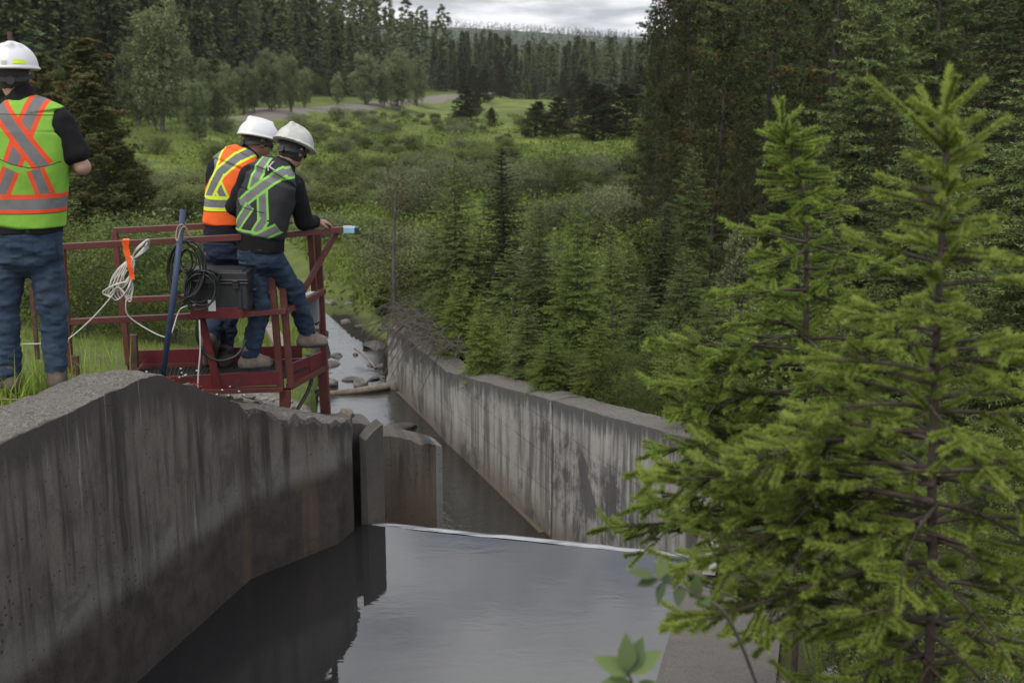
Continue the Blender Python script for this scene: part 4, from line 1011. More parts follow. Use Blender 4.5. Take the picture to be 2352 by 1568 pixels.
for i in range(16):
    y = 3.9 + 4.2 * (i / 16); x = float(np.interp(y, RW_Y, RW_X)) + vr.uniform(1.0, 2.4); s = vr.uniform(.28, .5)
    o = obj('leafy_bush', shn[i % 3]); place(o, (x, y, gh(x, y)), s, sz=s * 1.0); tag(o, 'low leafy bush beside the kerb under the foreground spruces', 'bush', 'bushes under the foreground spruces')
# light-leaved small tree in the row
for u, y, vt, w, lab in [(1482, 19.0, 500, 0.75, 'light-leaved slender tree at the right end of the spruce row'), (1690, 16.5, 505, 0.6, 'grey-leaved willow tree in front of the bare-trunked pine'), (880, 23.0, 640, 0.8, 'grey-green willow between the stream and the thin dying pine')]:
    p = at_col(u, y); H = top_of(vt, y) - p[2]
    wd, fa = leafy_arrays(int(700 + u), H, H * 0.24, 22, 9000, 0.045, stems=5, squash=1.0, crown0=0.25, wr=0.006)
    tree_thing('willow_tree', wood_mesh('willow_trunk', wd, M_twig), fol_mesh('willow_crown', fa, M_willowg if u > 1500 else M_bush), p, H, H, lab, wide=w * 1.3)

# ---- grass -----------------------------------------------------------
M_grass = leafmat('grass_blades', (0.085, 0.115, 0.022), (0.300, 0.365, 0.066), 0.35, rnd=0.0)
def blades(rng, P, h, w, bend=0.35, tone=0.5):
    n = len(P); az = rng.rand(n) * 6.28; d = np.stack([np.cos(az), np.sin(az), np.zeros(n)], 1); s = np.stack([-d[:, 1], d[:, 0], d[:, 2]], 1)
    hh = (h * rng.uniform(0.5, 1.2, n))[:, None]; b = (bend * rng.uniform(0.2, 1.5, n))[:, None] * hh; w = np.broadcast_to(np.asarray(w, float), (n,))[:, None]
    up = np.array([0, 0, 1.0]); p1 = P + up * hh * 0.6 + d * b * 0.35; p2 = P + up * hh * (1 - 0.2 * b / hh) + d * b
    V = np.stack([P - s * w * .5, P + s * w * .5, p1 + s * w * .4, p1 - s * w * .4, p2], 1).reshape(-1, 3)
    k = np.arange(n)[:, None] * 5; Q = k + [[0, 1, 2, 3]]; T = k + [[3, 2, 4]]
    tn = np.clip(tone + rng.normal(0, .15, n), 0, 1); return V, [Q, T], np.concatenate([tn, tn])
rng = np.random.RandomState(12); n = 190000
y = 9.5 * (150 / 9.5) ** (rng.rand(n) ** 0.8); u = rng.uniform(-150, 2500, n); x = (u - 1176) / F * y
fx = np.interp(y, FOOT_Y, FOOT_X); dl = np.interp(y, LW_Y, LW_X) - x; dr = x - np.interp(y, RW_Y, RW_X)
dens = sst(-0.6, 0.3, fbm(xyz(x, y), 0.5, 3, 4.0))
ok = (x > fx + 1) & ((dl > 0.25) | (dr > 0.4) | (y > 39)) & (x < 5 + 0.1 * y) & (rng.rand(n) < dens * 0.8 + 0.2)
ok &= ~((dl > 0) & (y < 13) & (rng.rand(n) < sst(13, 11, y) * (0.55 + 0.45 * sst(2.2, 1.2, dl)))) & ~((np.abs(x - road_x(y)) < 2.2) & (y > 105))
ok &= ~((dr > 0) & (dr < 2) & (y < 10.5))
x, y = x[ok], y[ok]; P = xyz(x, y, 0); P[:, 2] = ground(x, y) - 0.01
big = fbm(P, 0.09, 3, 1.0)
nearst = np.exp(-np.minimum(np.abs(np.interp(y, LW_Y, LW_X) - x), np.abs(x - np.interp(y, RW_Y, RW_X))) / 0.9) * (y > 19.5) * (y < 34)
h = 0.10 + 0.10 * sst(15, 26, y) + 0.10 * sst(34, 60, y) + 0.45 * nearst
V, Fc, tn = blades(rng, P, h, np.clip(0.006 * y / 12, 0.007, 0.05), tone=0.5)
tn = np.clip(tn + np.concatenate([big, big]) * 0.5 + 0.3 * np.concatenate([nearst, nearst]), 0, 1)
me = npmesh('meadow_grass', V, Fc, [M_grass], fattrs=dict(tone=tn))
tag(obj('meadow_grass', me), 'long green grass covering the valley meadow and the banks', 'grass', kind='stuff')
# tall grass on the wall shoulder beside the left worker
n = 3200; x = -3.05 + 0.75 * rng.rand(n); y = 5.7 + rng.rand(n) * 1.6
x2 = rng.uniform(-3.0, -1.9, 700); y2 = 7.35 + (x2 + 2.5) * 0.5 + rng.rand(700) * 0.7
P = np.concatenate([xyz(x, y), xyz(x2, y2)]); P[:, 2] = ground(P[:, 0], P[:, 1]) - 0.01
hh = np.concatenate([0.12 + 0.38 * rng.rand(n) ** 2.4, np.full(700, 0.10)])
ok = np.array([np.interp(q[1], LW_Y, LW_X) - q[0] > 0.37 for q in P]); P = P[ok]; hh = hh[ok]
V, Fc, tn = blades(rng, P, hh, 0.008, 0.5, 0.6)
me = npmesh('tall_grass', V, Fc, [M_grass], fattrs=dict(tone=tn))
tag(obj('tall_grass', me), 'tall thin grass growing along the top of the left wall by the worker', 'grass', kind='stuff')
# ------------------------------------------------------------------ the two foreground spruces (explicit branches)
def fore_spruce(seed, trunk, branches, seglen=0.088, tipdark=0.0, rk=1.0):
    """trunk: list of points; branches: (height z, azimuth, length, elevation, droop, density)"""
    rng = np.random.RandomState(seed); wd = MB(); tp = smooth_path(np.array(trunk, float), 8); wood(wd, tp, 0.017 * rk, 0.005, 8)
    zt = tp[-1, 2]; A, B, T, Kk = [], [], [], []
    def shoot(p, d, l, tone, k): A.append(p); B.append(p + d * l); T.append(tone); Kk.append(k)
    # the current year's leader and its collar of upright shoots
    top = tp[-1]
    shoot(tp[-1] - [0, 0, 0.10 * rk], np.array([0., 0, 1]), 0.10 * rk, 0.45, 1)
    for z, az, Lb, el, dr, dens in branches:
        base = np.array([np.interp(z, tp[:, 2], tp[:, 0]), np.interp(z, tp[:, 2], tp[:, 1]), z]); dh = np.array([math.cos(az), math.sin(az), 0]); sdv = np.array([-dh[1], dh[0], 0])
        n = max(2, int(round(Lb / seglen))); ss = np.linspace(0, Lb, n + 1)
        P = base + dh * ss[:, None]; P[:, 2] += el * ss - dr * ss ** 2 / max(Lb, .1) + 0.16 * Lb * np.maximum(0, ss / Lb - 0.55) ** 1.5
        P += (sdv * (0.05 * Lb * np.sin(ss / Lb * 3.3 + az * 5))[:, None])
        if Lb > 0.13: wood(wd, P, 0.0052 * rk + 0.006 * Lb, 0.0022, 5)
        tipn = 1 if Lb > 0.16 else n
        for i in range(n):
            new = i >= n - tipn
            f = ss[i] / Lb
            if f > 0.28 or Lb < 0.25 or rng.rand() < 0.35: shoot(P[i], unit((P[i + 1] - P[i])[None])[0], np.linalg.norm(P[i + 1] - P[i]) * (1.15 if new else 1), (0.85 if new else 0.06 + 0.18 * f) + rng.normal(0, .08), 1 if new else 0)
            if Lb > 0.18 and i >= 1:
                for s_ in (-1, 1):
                    for rep_ in range(1 if dens < 1.1 else 2):
                        if rng.rand() > 0.85 * dens: continue
                        lt = min(0.62 * (Lb - ss[i]) + 0.04, 0.38 * Lb) * rng.uniform(0.5, 1.1); an = s_ * rng.uniform(0.65, 1.0)
                        d = unit((dh * math.cos(an) + sdv * math.sin(an) + [0, 0, rng.normal(-0.05, 0.22)])[None])[0]
                        m = max(1, int(round(lt / seglen))); p = P[i] + (P[i + 1] - P[i]) * rng.rand()
                        if m > 1: wood(wd, np.stack([p, p + d * lt * 0.85]), 0.0028, 0.0015, 4)
                        for j in range(m):
                            d2 = unit((d + rng.normal(0, 0.10, 3) + [0, 0, 0.05 * j])[None])[0]; q = p; p = p + d2 * (lt / m); last = j == m - 1
                            shoot(q, d2, lt / m * (1.1 if last else 1), (0.70 if last else 0.08 + 0.16 * f) + rng.normal(0, .13), 1 if last else 0)
                            if m > 2 and 0 < j and rng.rand() < 0.75 * dens:
                                a3 = rng.choice([-1, 1]) * rng.uniform(.6, 1.0); d3 = unit((d2 * math.cos(a3) + np.cross(d2, [0, 0, 1]) * math.sin(a3) + [0, 0, rng.normal(-.05, .2)])[None])[0]
                                shoot(q, d3, rng.uniform(0.045, 0.08), 0.50 + rng.normal(0, .16), 1)
    A = np.array(A); B = np.array(B); T = np.clip(np.array(T), 0, 1); Kk = np.array(Kk)
    old, new = Kk == 0, Kk == 1
    r1 = needles(rng, A[old], B[old], 1500, 0.0170, 0.0024, T[old], lean=0.75, up=0.35)
    r2 = needles(rng, A[new], B[new], 3800, 0.0200, 0.0027, T[new], lean=0.95)
    n1 = len(r1[0]); return wd, (np.vstack([r1[0], r2[0]]), np.vstack([r1[1], r2[1] + n1]), np.concatenate([r1[2], r2[2]]), np.concatenate([r1[3], r2[3]])), len(A)
M_fore = leafmat('fresh_spruce_needles', (0.020, 0.029, 0.008), (0.270, 0.350, 0.070), 0.3, rnd=0.0, rough=0.5)
M_bark2 = plain('grey_brown_bark', (0.060, 0.044, 0.036), 0.95, var=0.5, scale=60, bump=0.9, bd=0.004)
def make_fore(seed, y, tr, rows, zg, rk, label, extra=()):
    trunk = [W(u, v, y) for u, v in tr]; b0 = trunk[0].copy(); b0[2] = zg; trunk = [b0] + trunk
    o0 = b0.copy(); tz = [p - o0 for p in trunk]; rng = random.Random(seed)
    br = []
    for v, Lb, n, el, dr, dens in rows:
        z = W(1176, v, y)[2] - zg; a0 = rng.random() * 6.28
        for k in range(n):
            br.append((z + rng.gauss(0, 0.018), a0 + 6.28 * k / n + rng.gauss(0, .22), Lb * rng.uniform(0.72, 1.12), el + rng.gauss(0, .07), dr, dens))
    for v in range(340, 960, 38):
        for k in range(3): br.append((W(1176, v, y)[2] - zg, rng.random() * 6.28, rng.uniform(.05, .11), rng.uniform(.2, .8), 0, 1))
    for v, az, Lb, el, dr, dens in extra: br.append((W(1176, v, y)[2] - zg, az, Lb, el, dr, dens))
    wd, fa, ns = fore_spruce(seed, tz, br, rk=rk)
    r = empty('spruce_tree', o0, label, 'tree')
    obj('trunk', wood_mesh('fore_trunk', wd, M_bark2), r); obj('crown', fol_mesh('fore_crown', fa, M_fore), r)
    print('fore', label[:20], ns, len(fa[1])); return r
YB = 3.35                     # larger tree: 850 photo units per metre
rowsB = [(264, 0.10, 4, 0.85, 0, 1), (290, 0.10, 4, 0.4, 0, 1), (318, 0.08, 3, 0.2, 0, 1), (352, 0.17, 3, 0.7, 0, 0.6), (400, 0.12, 4, 0.2, 0, .7), (450, 0.15, 4, 0.2, 0, .8), (490, 0.17, 4, 0.1, 0, .8), (560, 0.21, 5, 0.15, 0.05, .8), (612, 0.23, 5, 0.15, 0.05, .8),
         (690, 0.25, 5, 0.1, 0.1, .9), (775, 0.30, 5, 0.22, 0.15, .9), (850, 0.35, 6, 0.25, 0.2, 1), (930, 0.39, 6, 0.2, 0.22, 1), (1010, 0.42, 7, 0.15, 0.25, 0.98), (1090, 0.46, 7, 0.2, 0.3, 0.98), (1170, 0.48, 7, 0.15, 0.3, 0.98),
         (1250, 0.5, 7, 0.1, 0.3, 0.98), (1340, 0.46, 7, 0.05, 0.3, 0.98), (1430, 0.46, 7, 0.0, 0.3, 0.98), (1520, 0.46, 7, 0.0, 0.3, 0.98), (1620, 0.52, 8, 0.0, 0.3, .9), (1730, 0.5, 7, 0.0, 0.3, .8), (1860, 0.45, 4, 0, 0.3, 0.7)]
exB = [(1110, PI - 0.05, 0.80, 0.08, 0.14, 1.15), (1190, PI + 0.12, 0.78, 0.05, 0.25, 1.15), (1300, PI + 0.25, 0.80, 0.0, 0.14, 1.1), (1390, PI - 0.1, 0.74, 0.0, 0.15, 1.1), (1140, PI - 0.25, 0.84, 0.1, 0.16, 1.2), (1010, PI + 0.2, 0.62, 0.12, 0.2, 1.2), (1230, PI - 0.4, 0.74, 0.05, 0.2, 1.1), (330, PI - 0.2, 0.20, 0.75, 0, 0.9)]
zB = gh(1.15, YB)
make_fore(11, YB, [(2135, 1500), (2140, 1150), (2150, 820), (2160, 600), (2172, 400), (2176, 300), (2172, 262)], rowsB, zB, 1.0, 'larger bright-tipped young spruce in the right foreground, blurred and closest to the viewer', exB)
YA = 4.7
rowsA = [(306, 0.10, 4, 0.3, 0, 1), (350, 0.13, 4, 0.1, 0, 1), (395, 0.14, 5, 0, 0, 1), (455, 0.18, 5, 0, 0, 1), (275, 0.08, 3, 0.9, 0, 1), (300, 0.10, 5, 0.35, 0, 1), (320, 0.07, 4, 0.1, 0, 1), (330, 0.15, 4, 0.1, 0, 0.9), (372, 0.12, 5, 0.0, 0, 1), (420, 0.17, 5, -0.05, 0, 1.1), (500, 0.20, 5, 0.05, 0.05, 1), (560, 0.30, 5, 0.05, 0.1, 1), (620, 0.34, 5, 0.02, 0.12, 1.1),
         (680, 0.34, 5, 0.0, 0.15, 1.1), (760, 0.42, 5, 0.02, 0.2, 1.1), (840, 0.50, 7, 0, 0.2, 1.1), (920, 0.48, 7, 0, 0.25, 1.1), (1000, 0.52, 7, 0, 0.25, 1.1), (1080, 0.52, 7, 0, 0.25, 1.0), (1180, 0.55, 7, 0, 0.3, 1.0), (1300, 0.5, 7, 0, 0.3, 0.8)]
exA = [(480, 0.1, 0.36, 0.10, 0.0, 1), (840, PI + 0.15, 0.62, 0.02, 0.15, 1.2), (800, PI - 0.2, 0.62, 0.05, 0.15, 1.2), (900, PI + 0.3, 0.60, 0.05, 0.15, 1.2), (1010, PI, 0.62, 0.05, 0.2, 1.2), (1200, PI - .05, 0.80, 0.02, 0.12, 1.2), (1130, PI + .1, 0.70, 0.05, 0.15, 1.1)]
make_fore(12, YA, [(1850, 1050), (1850, 850), (1852, 640), (1848, 480), (1822, 360), (1808, 310), (1798, 272)], rowsA, gh(1.3, YA), 0.85, 'smaller bright-tipped young spruce in the right foreground, left of the larger one', exA)

# ---- leafy willow shoots at the pool edge ----------------------------
M_leafg = leafmat('broad_leaves', (0.045, 0.070, 0.035), (0.15, 0.20, 0.07), 0.3, rnd=0.0, rough=0.4)
def leaf_geo(p, d, n, l, w):
    d = d / np.linalg.norm(d); s = np.cross(d, n); s /= np.linalg.norm(s); n = np.cross(s, d); V = [];
    ts = [0, .15, .35, .6, .82, 1.0]; ws = [0.06, .6, 1.0, .85, .45, 0.02]
    for t, q in zip(ts, ws):
        c = p + d * l * t - n * 0.18 * l * t * t
        V += [c - s * w * q * .5 + n * .10 * w * q, c, c + s * w * q * .5 + n * .10 * w * q]
    Q = []
    for i in range(5):
        for j in range(2): Q.append([i * 3 + j, i * 3 + j + 1, (i + 1) * 3 + j + 1, (i + 1) * 3 + j])
    return V, Q
def sprig(pts, leaves, label, seed, l=0.06):
    rng = np.random.RandomState(seed); P = np.array([W(*p) for p in pts]); b = P[0]; wd = MB(); path = smooth_path(P - b, 6); wood(wd, path, 0.006, 0.0018, 6); lf = MB(); tones = []
    for f, u, v, dy_, size, tn in leaves:
        p0 = path[int(f * (len(path) - 1))]; tgt = W(u, v, pts[-1][2] + dy_) - b; d = tgt - p0; d /= np.linalg.norm(d)
        V, Q = leaf_geo(p0, d, np.array([rng.normal(0, .5), -0.6, 0.8]), size, size * 0.52); lf.add(V, Q); tones += [tn] * len(Q)
    r = empty('willow_shoot', b, label, 'plant'); obj('stem', wood_mesh('stem', wd, M_twig), r)
    V, Fc = lf.arrays(); obj('leaves', npmesh('leaves', V, Fc, [M_leafg], smooth=True, fattrs=dict(tone=tones, rust=np.zeros(len(tones)))), r)
sprig([(1800, 1750, 3.1), (1690, 1450, 2.75), (1600, 1365, 2.6), (1500, 1325, 2.5)],
      [(1.0, 1430, 1300, 0, 0.055, .35), (0.97, 1445, 1345, 0, .05, .1), (0.95, 1530, 1275, .05, .055, .45), (0.9, 1500, 1400, -.02, .055, .15), (0.8, 1555, 1395, 0, .055, .12), (0.72, 1600, 1280, .05, .06, .4), (.85, 1490, 1290, .03, .045, .3), (.62, 1640, 1400, 0, .05, .3)],
      'grey-green leafy shoot reaching over the pool from the right edge', 3)
sprig([(1520, 1850, 2.35), (1470, 1660, 2.3), (1452, 1570, 2.25), (1440, 1540, 2.22)],
      [(1.0, 1440, 1455, 0, .075, .55), (.95, 1475, 1470, 0.03, .075, .3), (.9, 1365, 1505, 0, .075, .8), (.9, 1535, 1480, .02, .08, .75), (.8, 1395, 1480, 0.04, .05, .7), (.7, 1370, 1560, 0, .07, .8), (.6, 1510, 1560, 0, .07, .6)],
      'bright leafy shoot at the bottom edge in front of the pool', 4)
# ------------------------------------------------------------------ red steel platform
def paint(name, c, rust=(0.10, 0.045, 0.028), amt=0.5, rough=0.55):
    t = NT(name); P = t.coord('Object'); a = t.noise(P, 9, 6, 0.7); b = t.noise(P, 45, 5, 0.7); g = t.noise(P, 1.7, 3, 0.6)
    col = t.mix(t.ramp(a, 0.35, 0.7), c, tuple(x * 0.62 for x in c))
    f = t.ramp(t.math('ADD', t.math('MULTIPLY', a, 0.6), t.math('MULTIPLY', b, 0.4)), 0.62 - 0.18 * amt, 0.70 - 0.12 * amt)
    col = t.mix(t.math('MULTIPLY', f, 0.85), col, rust)
    col = t.mix(t.ramp(b, 0.70, 0.78), col, (0.30, 0.27, 0.25))
    t.bump(b, 0.35, 0.002); return t.base(col, rough, 0, 0.4)
M_red = paint('red_paint', (0.130, 0.016, 0.022))
M_rail = paint('rail_paint', (0.120, 0.028, 0.028), amt=0.9)
M_grate = plain('grating_steel', (0.035, 0.033, 0.032), 0.6, 0.4, var=0.4)
M_rust = plain('rusty_iron', (0.075, 0.038, 0.028), 0.9, var=0.5, scale=40, bump=0.5)
pf = empty('viewing_platform', W(500, 880, 8.35), 'red steel railed platform carrying two workers above the channel', 'platform')
def part(mb, name, mat, parent=pf, bevel=0, smooth=False):
    root = parent
    while root.parent: root = root.parent
    return mb.build(name, mat, parent, smooth=smooth, off=np.array(root.location), bevel=bevel)
A_t, A_b = W(617, 541, 8.40), W(655, 893, 8.44)
def bar(name, p, q, w=0.04, d=None, mat=M_rail, parent=pf, up=(0, 0, 1)):
    return part(MB().bar(W(*p), W(*q), w, d, up), name, mat, parent, bevel=0.003)
# rails
bar('hand_rail', (138, 567, 7.87), (620, 541, 8.40)); bar('hand_rail', (260, 530, 8.62), (480, 519, 8.72)); bar('hand_rail', (480, 519, 8.72), (664, 511, 8.80))
bar('hand_rail', (636, 541, 8.42), (786, 527, 8.72)); bar('middle_rail', (158, 739, 7.9), (440, 726, 8.2)); bar('middle_rail', (440, 726, 8.2), (656, 714, 8.42))
bar('middle_rail', (282, 689, 8.62), (520, 679, 8.7)); bar('middle_rail', (656, 714, 8.44), (744, 668, 8.86), 0.04)
# posts
bar('post', (142, 567, 7.87), (162, 856, 7.92)); bar('post', (617, 540, 8.40), (645, 893, 8.42), .045); bar('post', (640, 541, 8.44), (668, 890, 8.46), .045)
bar('post', (263, 530, 8.62), (296, 838, 8.62)); bar('post', (712, 531, 8.72), (722, 668, 8.74)); bar('post', (729, 528, 8.86), (746, 842, 8.95), .045)
bar('brace', (774, 531, 8.74), (678, 701, 8.55), .035)
bar('leg', (655, 893, 8.46), (655, 935, 8.46), .07); bar('leg', (741, 828, 8.95), (749, 962, 8.98), .07)
# kick plates and frame
def plate(name, a, b, c, d, th=0.012, mat=M_red):
    P = np.array([W(*a), W(*b), W(*c), W(*d)]); n = np.cross(P[1] - P[0], P[3] - P[0]); n /= np.linalg.norm(n)
    V = np.vstack([P, P + n * th]); Q = [[0, 1, 2, 3], [7, 6, 5, 4], [0, 4, 5, 1], [1, 5, 6, 2], [2, 6, 7, 3], [3, 7, 4, 0]]
    return part(MB().add(V, Q), name, mat, bevel=0.002)
plate('kick_plate', (330, 868, 8.08), (646, 851, 8.40), (646, 884, 8.40), (330, 899, 8.08))
plate('kick_plate', (666, 836, 8.50), (744, 806, 8.93), (744, 838, 8.93), (666, 881, 8.50))
plate('kick_plate', (293, 806, 8.62), (694, 793, 8.88), (694, 822, 8.88), (293, 838, 8.62))
bar('floor_beam', (330, 903, 8.06), (648, 893, 8.42), .05, .035); bar('floor_beam', (664, 888, 8.48), (746, 843, 8.95), .05, .04); bar('floor_beam', (293, 842, 8.64), (740, 826, 8.94), .05, .04)
bar('gusset', (706, 826, 8.74), (712, 866, 8.76), .035, .02, M_red)
# grating deck
g00, g10, g11, g01 = W(300, 876, 8.06), W(652, 879, 8.42), W(742, 826, 8.93), W(294, 842, 8.62)
for g in (g00, g10, g11, g01): g[2] = -2.155
mb = MB()
def gp(a, b): return (g00 * (1 - a) + g10 * a) * (1 - b) + (g01 * (1 - a) + g11 * a) * b
for i in range(46): mb.bar(gp(i / 45, 0), gp(i / 45, 1), 0.005, 0.022)
for j in range(15): mb.bar(gp(0, j / 14), gp(1, j / 14), 0.010, 0.014)
part(mb, 'deck_grating', M_grate)
# tray that holds the case
TY = 8.12
tr = [W(438, 706, TY), W(556, 712, TY), W(579, 700, TY + 0.26), W(470, 697, TY + 0.28)]
mb = MB(); zt, zb_ = tr[0][2], tr[0][2] - 0.075
for i in range(4):
    a, b = tr[i].copy(), tr[(i + 1) % 4].copy(); a[2] = b[2] = (zt + zb_) / 2; mb.bar(a, b, 0.012, zt - zb_)
q = np.array([p for p in tr]); q[:, 2] = zb_ + .004; q2 = q.copy(); q2[:, 2] += .01; mb.add(np.vstack([q, q2]), [[0, 3, 2, 1], [4, 5, 6, 7]])
part(mb, 'tray', M_red, bevel=0.002)
bar('tray_post', (463, 733, TY + .1), (503, 893, TY + 0.14), .045, .045, M_red)
bar('tray_arm', (556, 722, TY + .1), (640, 716, 8.40), .035)

# rusty stubs
for p, q, lab in [((306, 768, 8.52), (307, 812, 8.52), 'short rusty iron stub beside the back post of the platform'), ((171, 817, 7.8), (173, 862, 7.8), 'short rusty iron stub at the foot of the left post')]:
    a, b = W(*p), W(*q); b[2] -= 0.25; o = MB().bar(a, b, 0.05, 0.035).build('iron_stub', M_rust, None, off=b, loc=b, bevel=.003); tag(o, lab, 'post')

# ------------------------------------------------------------------ things on the platform
M_case = plain('case_plastic', (0.018, 0.019, 0.021), 0.45, var=0.2, scale=60, bump=0.15)
M_blk = plain('black_rubber', (0.014, 0.014, 0.015), 0.5, var=0.2, scale=80, bump=0.1)
M_wht = plain('white_sheath', (0.52, 0.50, 0.47), 0.6, var=0.2, scale=50)
M_cord = plain('twine', (0.35, 0.29, 0.19), 0.9, var=0.3, scale=90)
M_blue = paint('blue_paint', (0.030, 0.048, 0.105), amt=0.15)
M_grey = plain('grey_enamel', (0.22, 0.23, 0.235), 0.5, var=0.2, scale=10)
M_org = plain('orange_ribbon', (0.80, 0.10, 0.015), 0.6, var=0.15, scale=30)
M_tag = plain('tag_card', (0.62, 0.61, 0.59), 0.7, var=0.1)
# case: local frame along the tray
cs = empty('equipment_case', (tr[0] + tr[1] + tr[2] + tr[3]) / 4 + np.array([0, 0, 0.0]), 'black plastic equipment case with latches standing in the red tray', 'case')
ex = tr[1] - tr[0]; ang = math.atan2(ex[1], ex[0]); cs.rotation_euler = (0, 0, ang)
def cpart(mb, name, mat, parent=cs, bevel=0.0): return mb.build(name, mat, parent, bevel=bevel)
cl, cw = 0.40, 0.27
mb = MB().box((0, 0, 0.10), (cl, cw, 0.19)); mb.box((0, 0, 0.183), (cl + 0.022, cw + 0.02, 0.018))
for x in (-0.15, 0.15): mb.box((x, -cw / 2 - 0.004, 0.085), (0.03, 0.012, 0.15))
cpart(mb, 'case_body', M_case, bevel=0.006)
mb = MB().box((0, 0, 0.225), (cl + 0.014, cw + 0.012, 0.062)); mb.box((0, 0, 0.203), (cl + 0.026, cw + 0.024, 0.016)); mb.box((0, 0, 0.258), (cl - 0.06, cw - 0.06, 0.012))
cpart(mb, 'case_lid', M_case, bevel=0.008)
for x in (-0.03, 0.13):
    l = cpart(MB().box((x, -cw / 2 - 0.018, 0.178), (0.042, 0.012, 0.06)).box((x, -cw / 2 - 0.026, 0.198), (0.036, 0.008, 0.014)), 'latch', M_blk, bevel=0.003)
cpart(MB().tube(smooth_path([(0.20, -0.05, .12), (0.235, -0.05, .125), (0.242, 0, .13), (0.235, 0.05, .125), (0.20, 0.05, .12)], 4), 0.009, 8), 'handle', M_blk)
cpart(MB().box((-0.035, -cw / 2 - 0.012, 0.035), (0.05, 0.003, 0.075)), 'tag_card', M_tag)
# cables
rngc = random.Random(9)
def coil(c, rx, rz, turns, seed, y, jitter=4, tilt=0.0, r=0.0055, n=22):
    rg = random.Random(seed); pts = []
    for t in range(turns):
        jx, jz, ox, oz, jy = rg.gauss(0, jitter), rg.gauss(0, jitter), rg.gauss(0, jitter * .6), rg.gauss(0, jitter * .6), rg.gauss(0, .02)
        for i in range(n):
            a = 2 * PI * i / n + PI / 2; u = (rx + jx * (i / n)) * math.cos(a); v = -(rz + jz * (i / n)) * math.sin(a)
            pts.append(W(c[0] + ox + u * math.cos(tilt) - v * math.sin(tilt), c[1] + oz + u * math.sin(tilt) + v * math.cos(tilt), y + jy + 0.02 * math.sin(a * 2 + t)))
    return MB().tube(smooth_path(np.array(pts), 2), r, 6)
def loose(name, mb, mat, label, cat):
    V, Fc = mb.arrays(); b = V.mean(0); b[2] = V[:, 2].min(); o = mb.build(name, mat, None, smooth=True, off=b, loc=b); return tag(o, label, cat)
mb = coil((426, 620), 38, 66, 6, 1, 8.0, 5); V0 = coil((430, 600), 15, 26, 3, 2, 8.02, 3).arrays(); mb.add(V0[0], V0[1][0])
V0 = coil((418, 660), 22, 42, 3, 5, 8.05, 4, 0.15).arrays(); mb.add(V0[0], V0[1][0])
loose('cable_coil', mb, M_blk, 'big hanging coil of black cable on the hand rail by the blue pole', 'cable')
mb = coil((462, 665), 34, 40, 4, 3, 7.99, 6, 0.2); V0 = coil((468, 634), 36, 13, 4, 4, 8.10, 3, 0.05).arrays(); mb.add(V0[0], V0[1][0])
mb.tube(smooth_path([W(455, 730, 8.05), W(452, 770, 8.05), W(470, 812, 8.1), W(505, 828, 8.12), W(545, 815, 8.15), W(565, 780, 8.2)], 8), 0.009, 6)
loose('cable_coil', mb, M_blk, 'thin black cable looped over the left end of the equipment case', 'cable')
o = loose('metal_pole', MB().tube([W(421, 481, 7.95), W(399, 675, 7.88), W(373, 872, 7.80)], 0.0195, 12), M_blue, 'blue painted metal pole leaning on the near hand rail', 'pole')
loose('twine', MB().tube(smooth_path([W(419, 514, 7.92), W(408, 522, 7.92), W(404, 545, 7.9), (W(408, 552, 7.88)), W(414, 530, 7.89), W(424, 520, 7.90), W(434, 535, 7.93), W(436, 545, 7.95), W(424, 520, 7.93), W(414, 516, 7.90)], 6), 0.004, 5), M_cord, 'loop of tan twine tied round the top of the blue pole', 'twine')
# white rope bundle
mb = MB(); K = (303, 592); rg = random.Random(4)
for i in range(9):                                       # lower loops
    w = 14 + 3.2 * i; l = 62 + rg.uniform(-14, 34); ox = -14 - 2.2 * i
    pts = [W(K[0] + rg.uniform(-3, 3), K[1], 7.93), W(K[0] - w * .7 + ox * .2, K[1] + l * .35, 7.9), W(K[0] - w + ox * .4, K[1] + l * .75, 7.9), W(K[0] - w * .55 + ox * .5, K[1] + l * 1.05, 7.92), W(K[0] - w * .05 + ox * .3, K[1] + l * .8, 7.88), W(K[0] + rg.uniform(-4, 6), K[1] + l * .3, 7.9), W(K[0] + rg.uniform(-3, 5), K[1] - 4, 7.93)]
    mb.tube(smooth_path(pts, 6), 0.0045, 5)
for i in range(6):                                       # upper bight over the rail
    pts = [W(K[0], K[1], 7.93), W(K[0] + 12, K[1] - 18 - i, 7.9), W(K[0] + 30 + i * 1.5, K[1] - 34 - i * 1.6, 7.9), W(K[0] + 38, K[1] - 38 + i * 2.5, 7.95), W(K[0] + 26, K[1] - 22 + i * 2, 7.9), W(K[0] + 3, K[1] + 3, 7.9)]
    mb.tube(smooth_path(pts, 6), 0.0045, 5)
mb.tube(smooth_path([W(300, 640, 7.9), W(303, 655, 7.9), W(290, 690, 7.9), W(293, 722, 7.92), W(325, 748, 7.95), W(372, 772, 7.95), W(392, 768, 7.97), W(408, 722, 8.0), W(420, 706, 8.0), W(450, 700, 8.05)], 8), 0.0045, 5)
mb.tube(smooth_path([W(292, 620, 7.9), W(268, 662, 7.9), W(240, 700, 7.88), W(200, 742, 7.86), (W(155, 779, 7.83)), W(120, 788, 7.6), W(50, 790, 7.5)], 8), 0.0045, 5)
for i in range(3): mb.tube(smooth_path([W(258, 684, 7.9), W(248 - 6 * i, 672, 7.9), W(262, 655, 7.88), W(290 + 6 * i, 648, 7.9), W(303, 660 + 10 * i, 7.9), W(296, 680 + 6 * i, 7.9), W(272, 660, 7.89), W(252, 676, 7.9)], 6), 0.0045, 5)
loose('rope_bundle', mb, M_wht, 'bundle of thin white rope tied to the near hand rail with trailing ends', 'rope')
mb = MB()
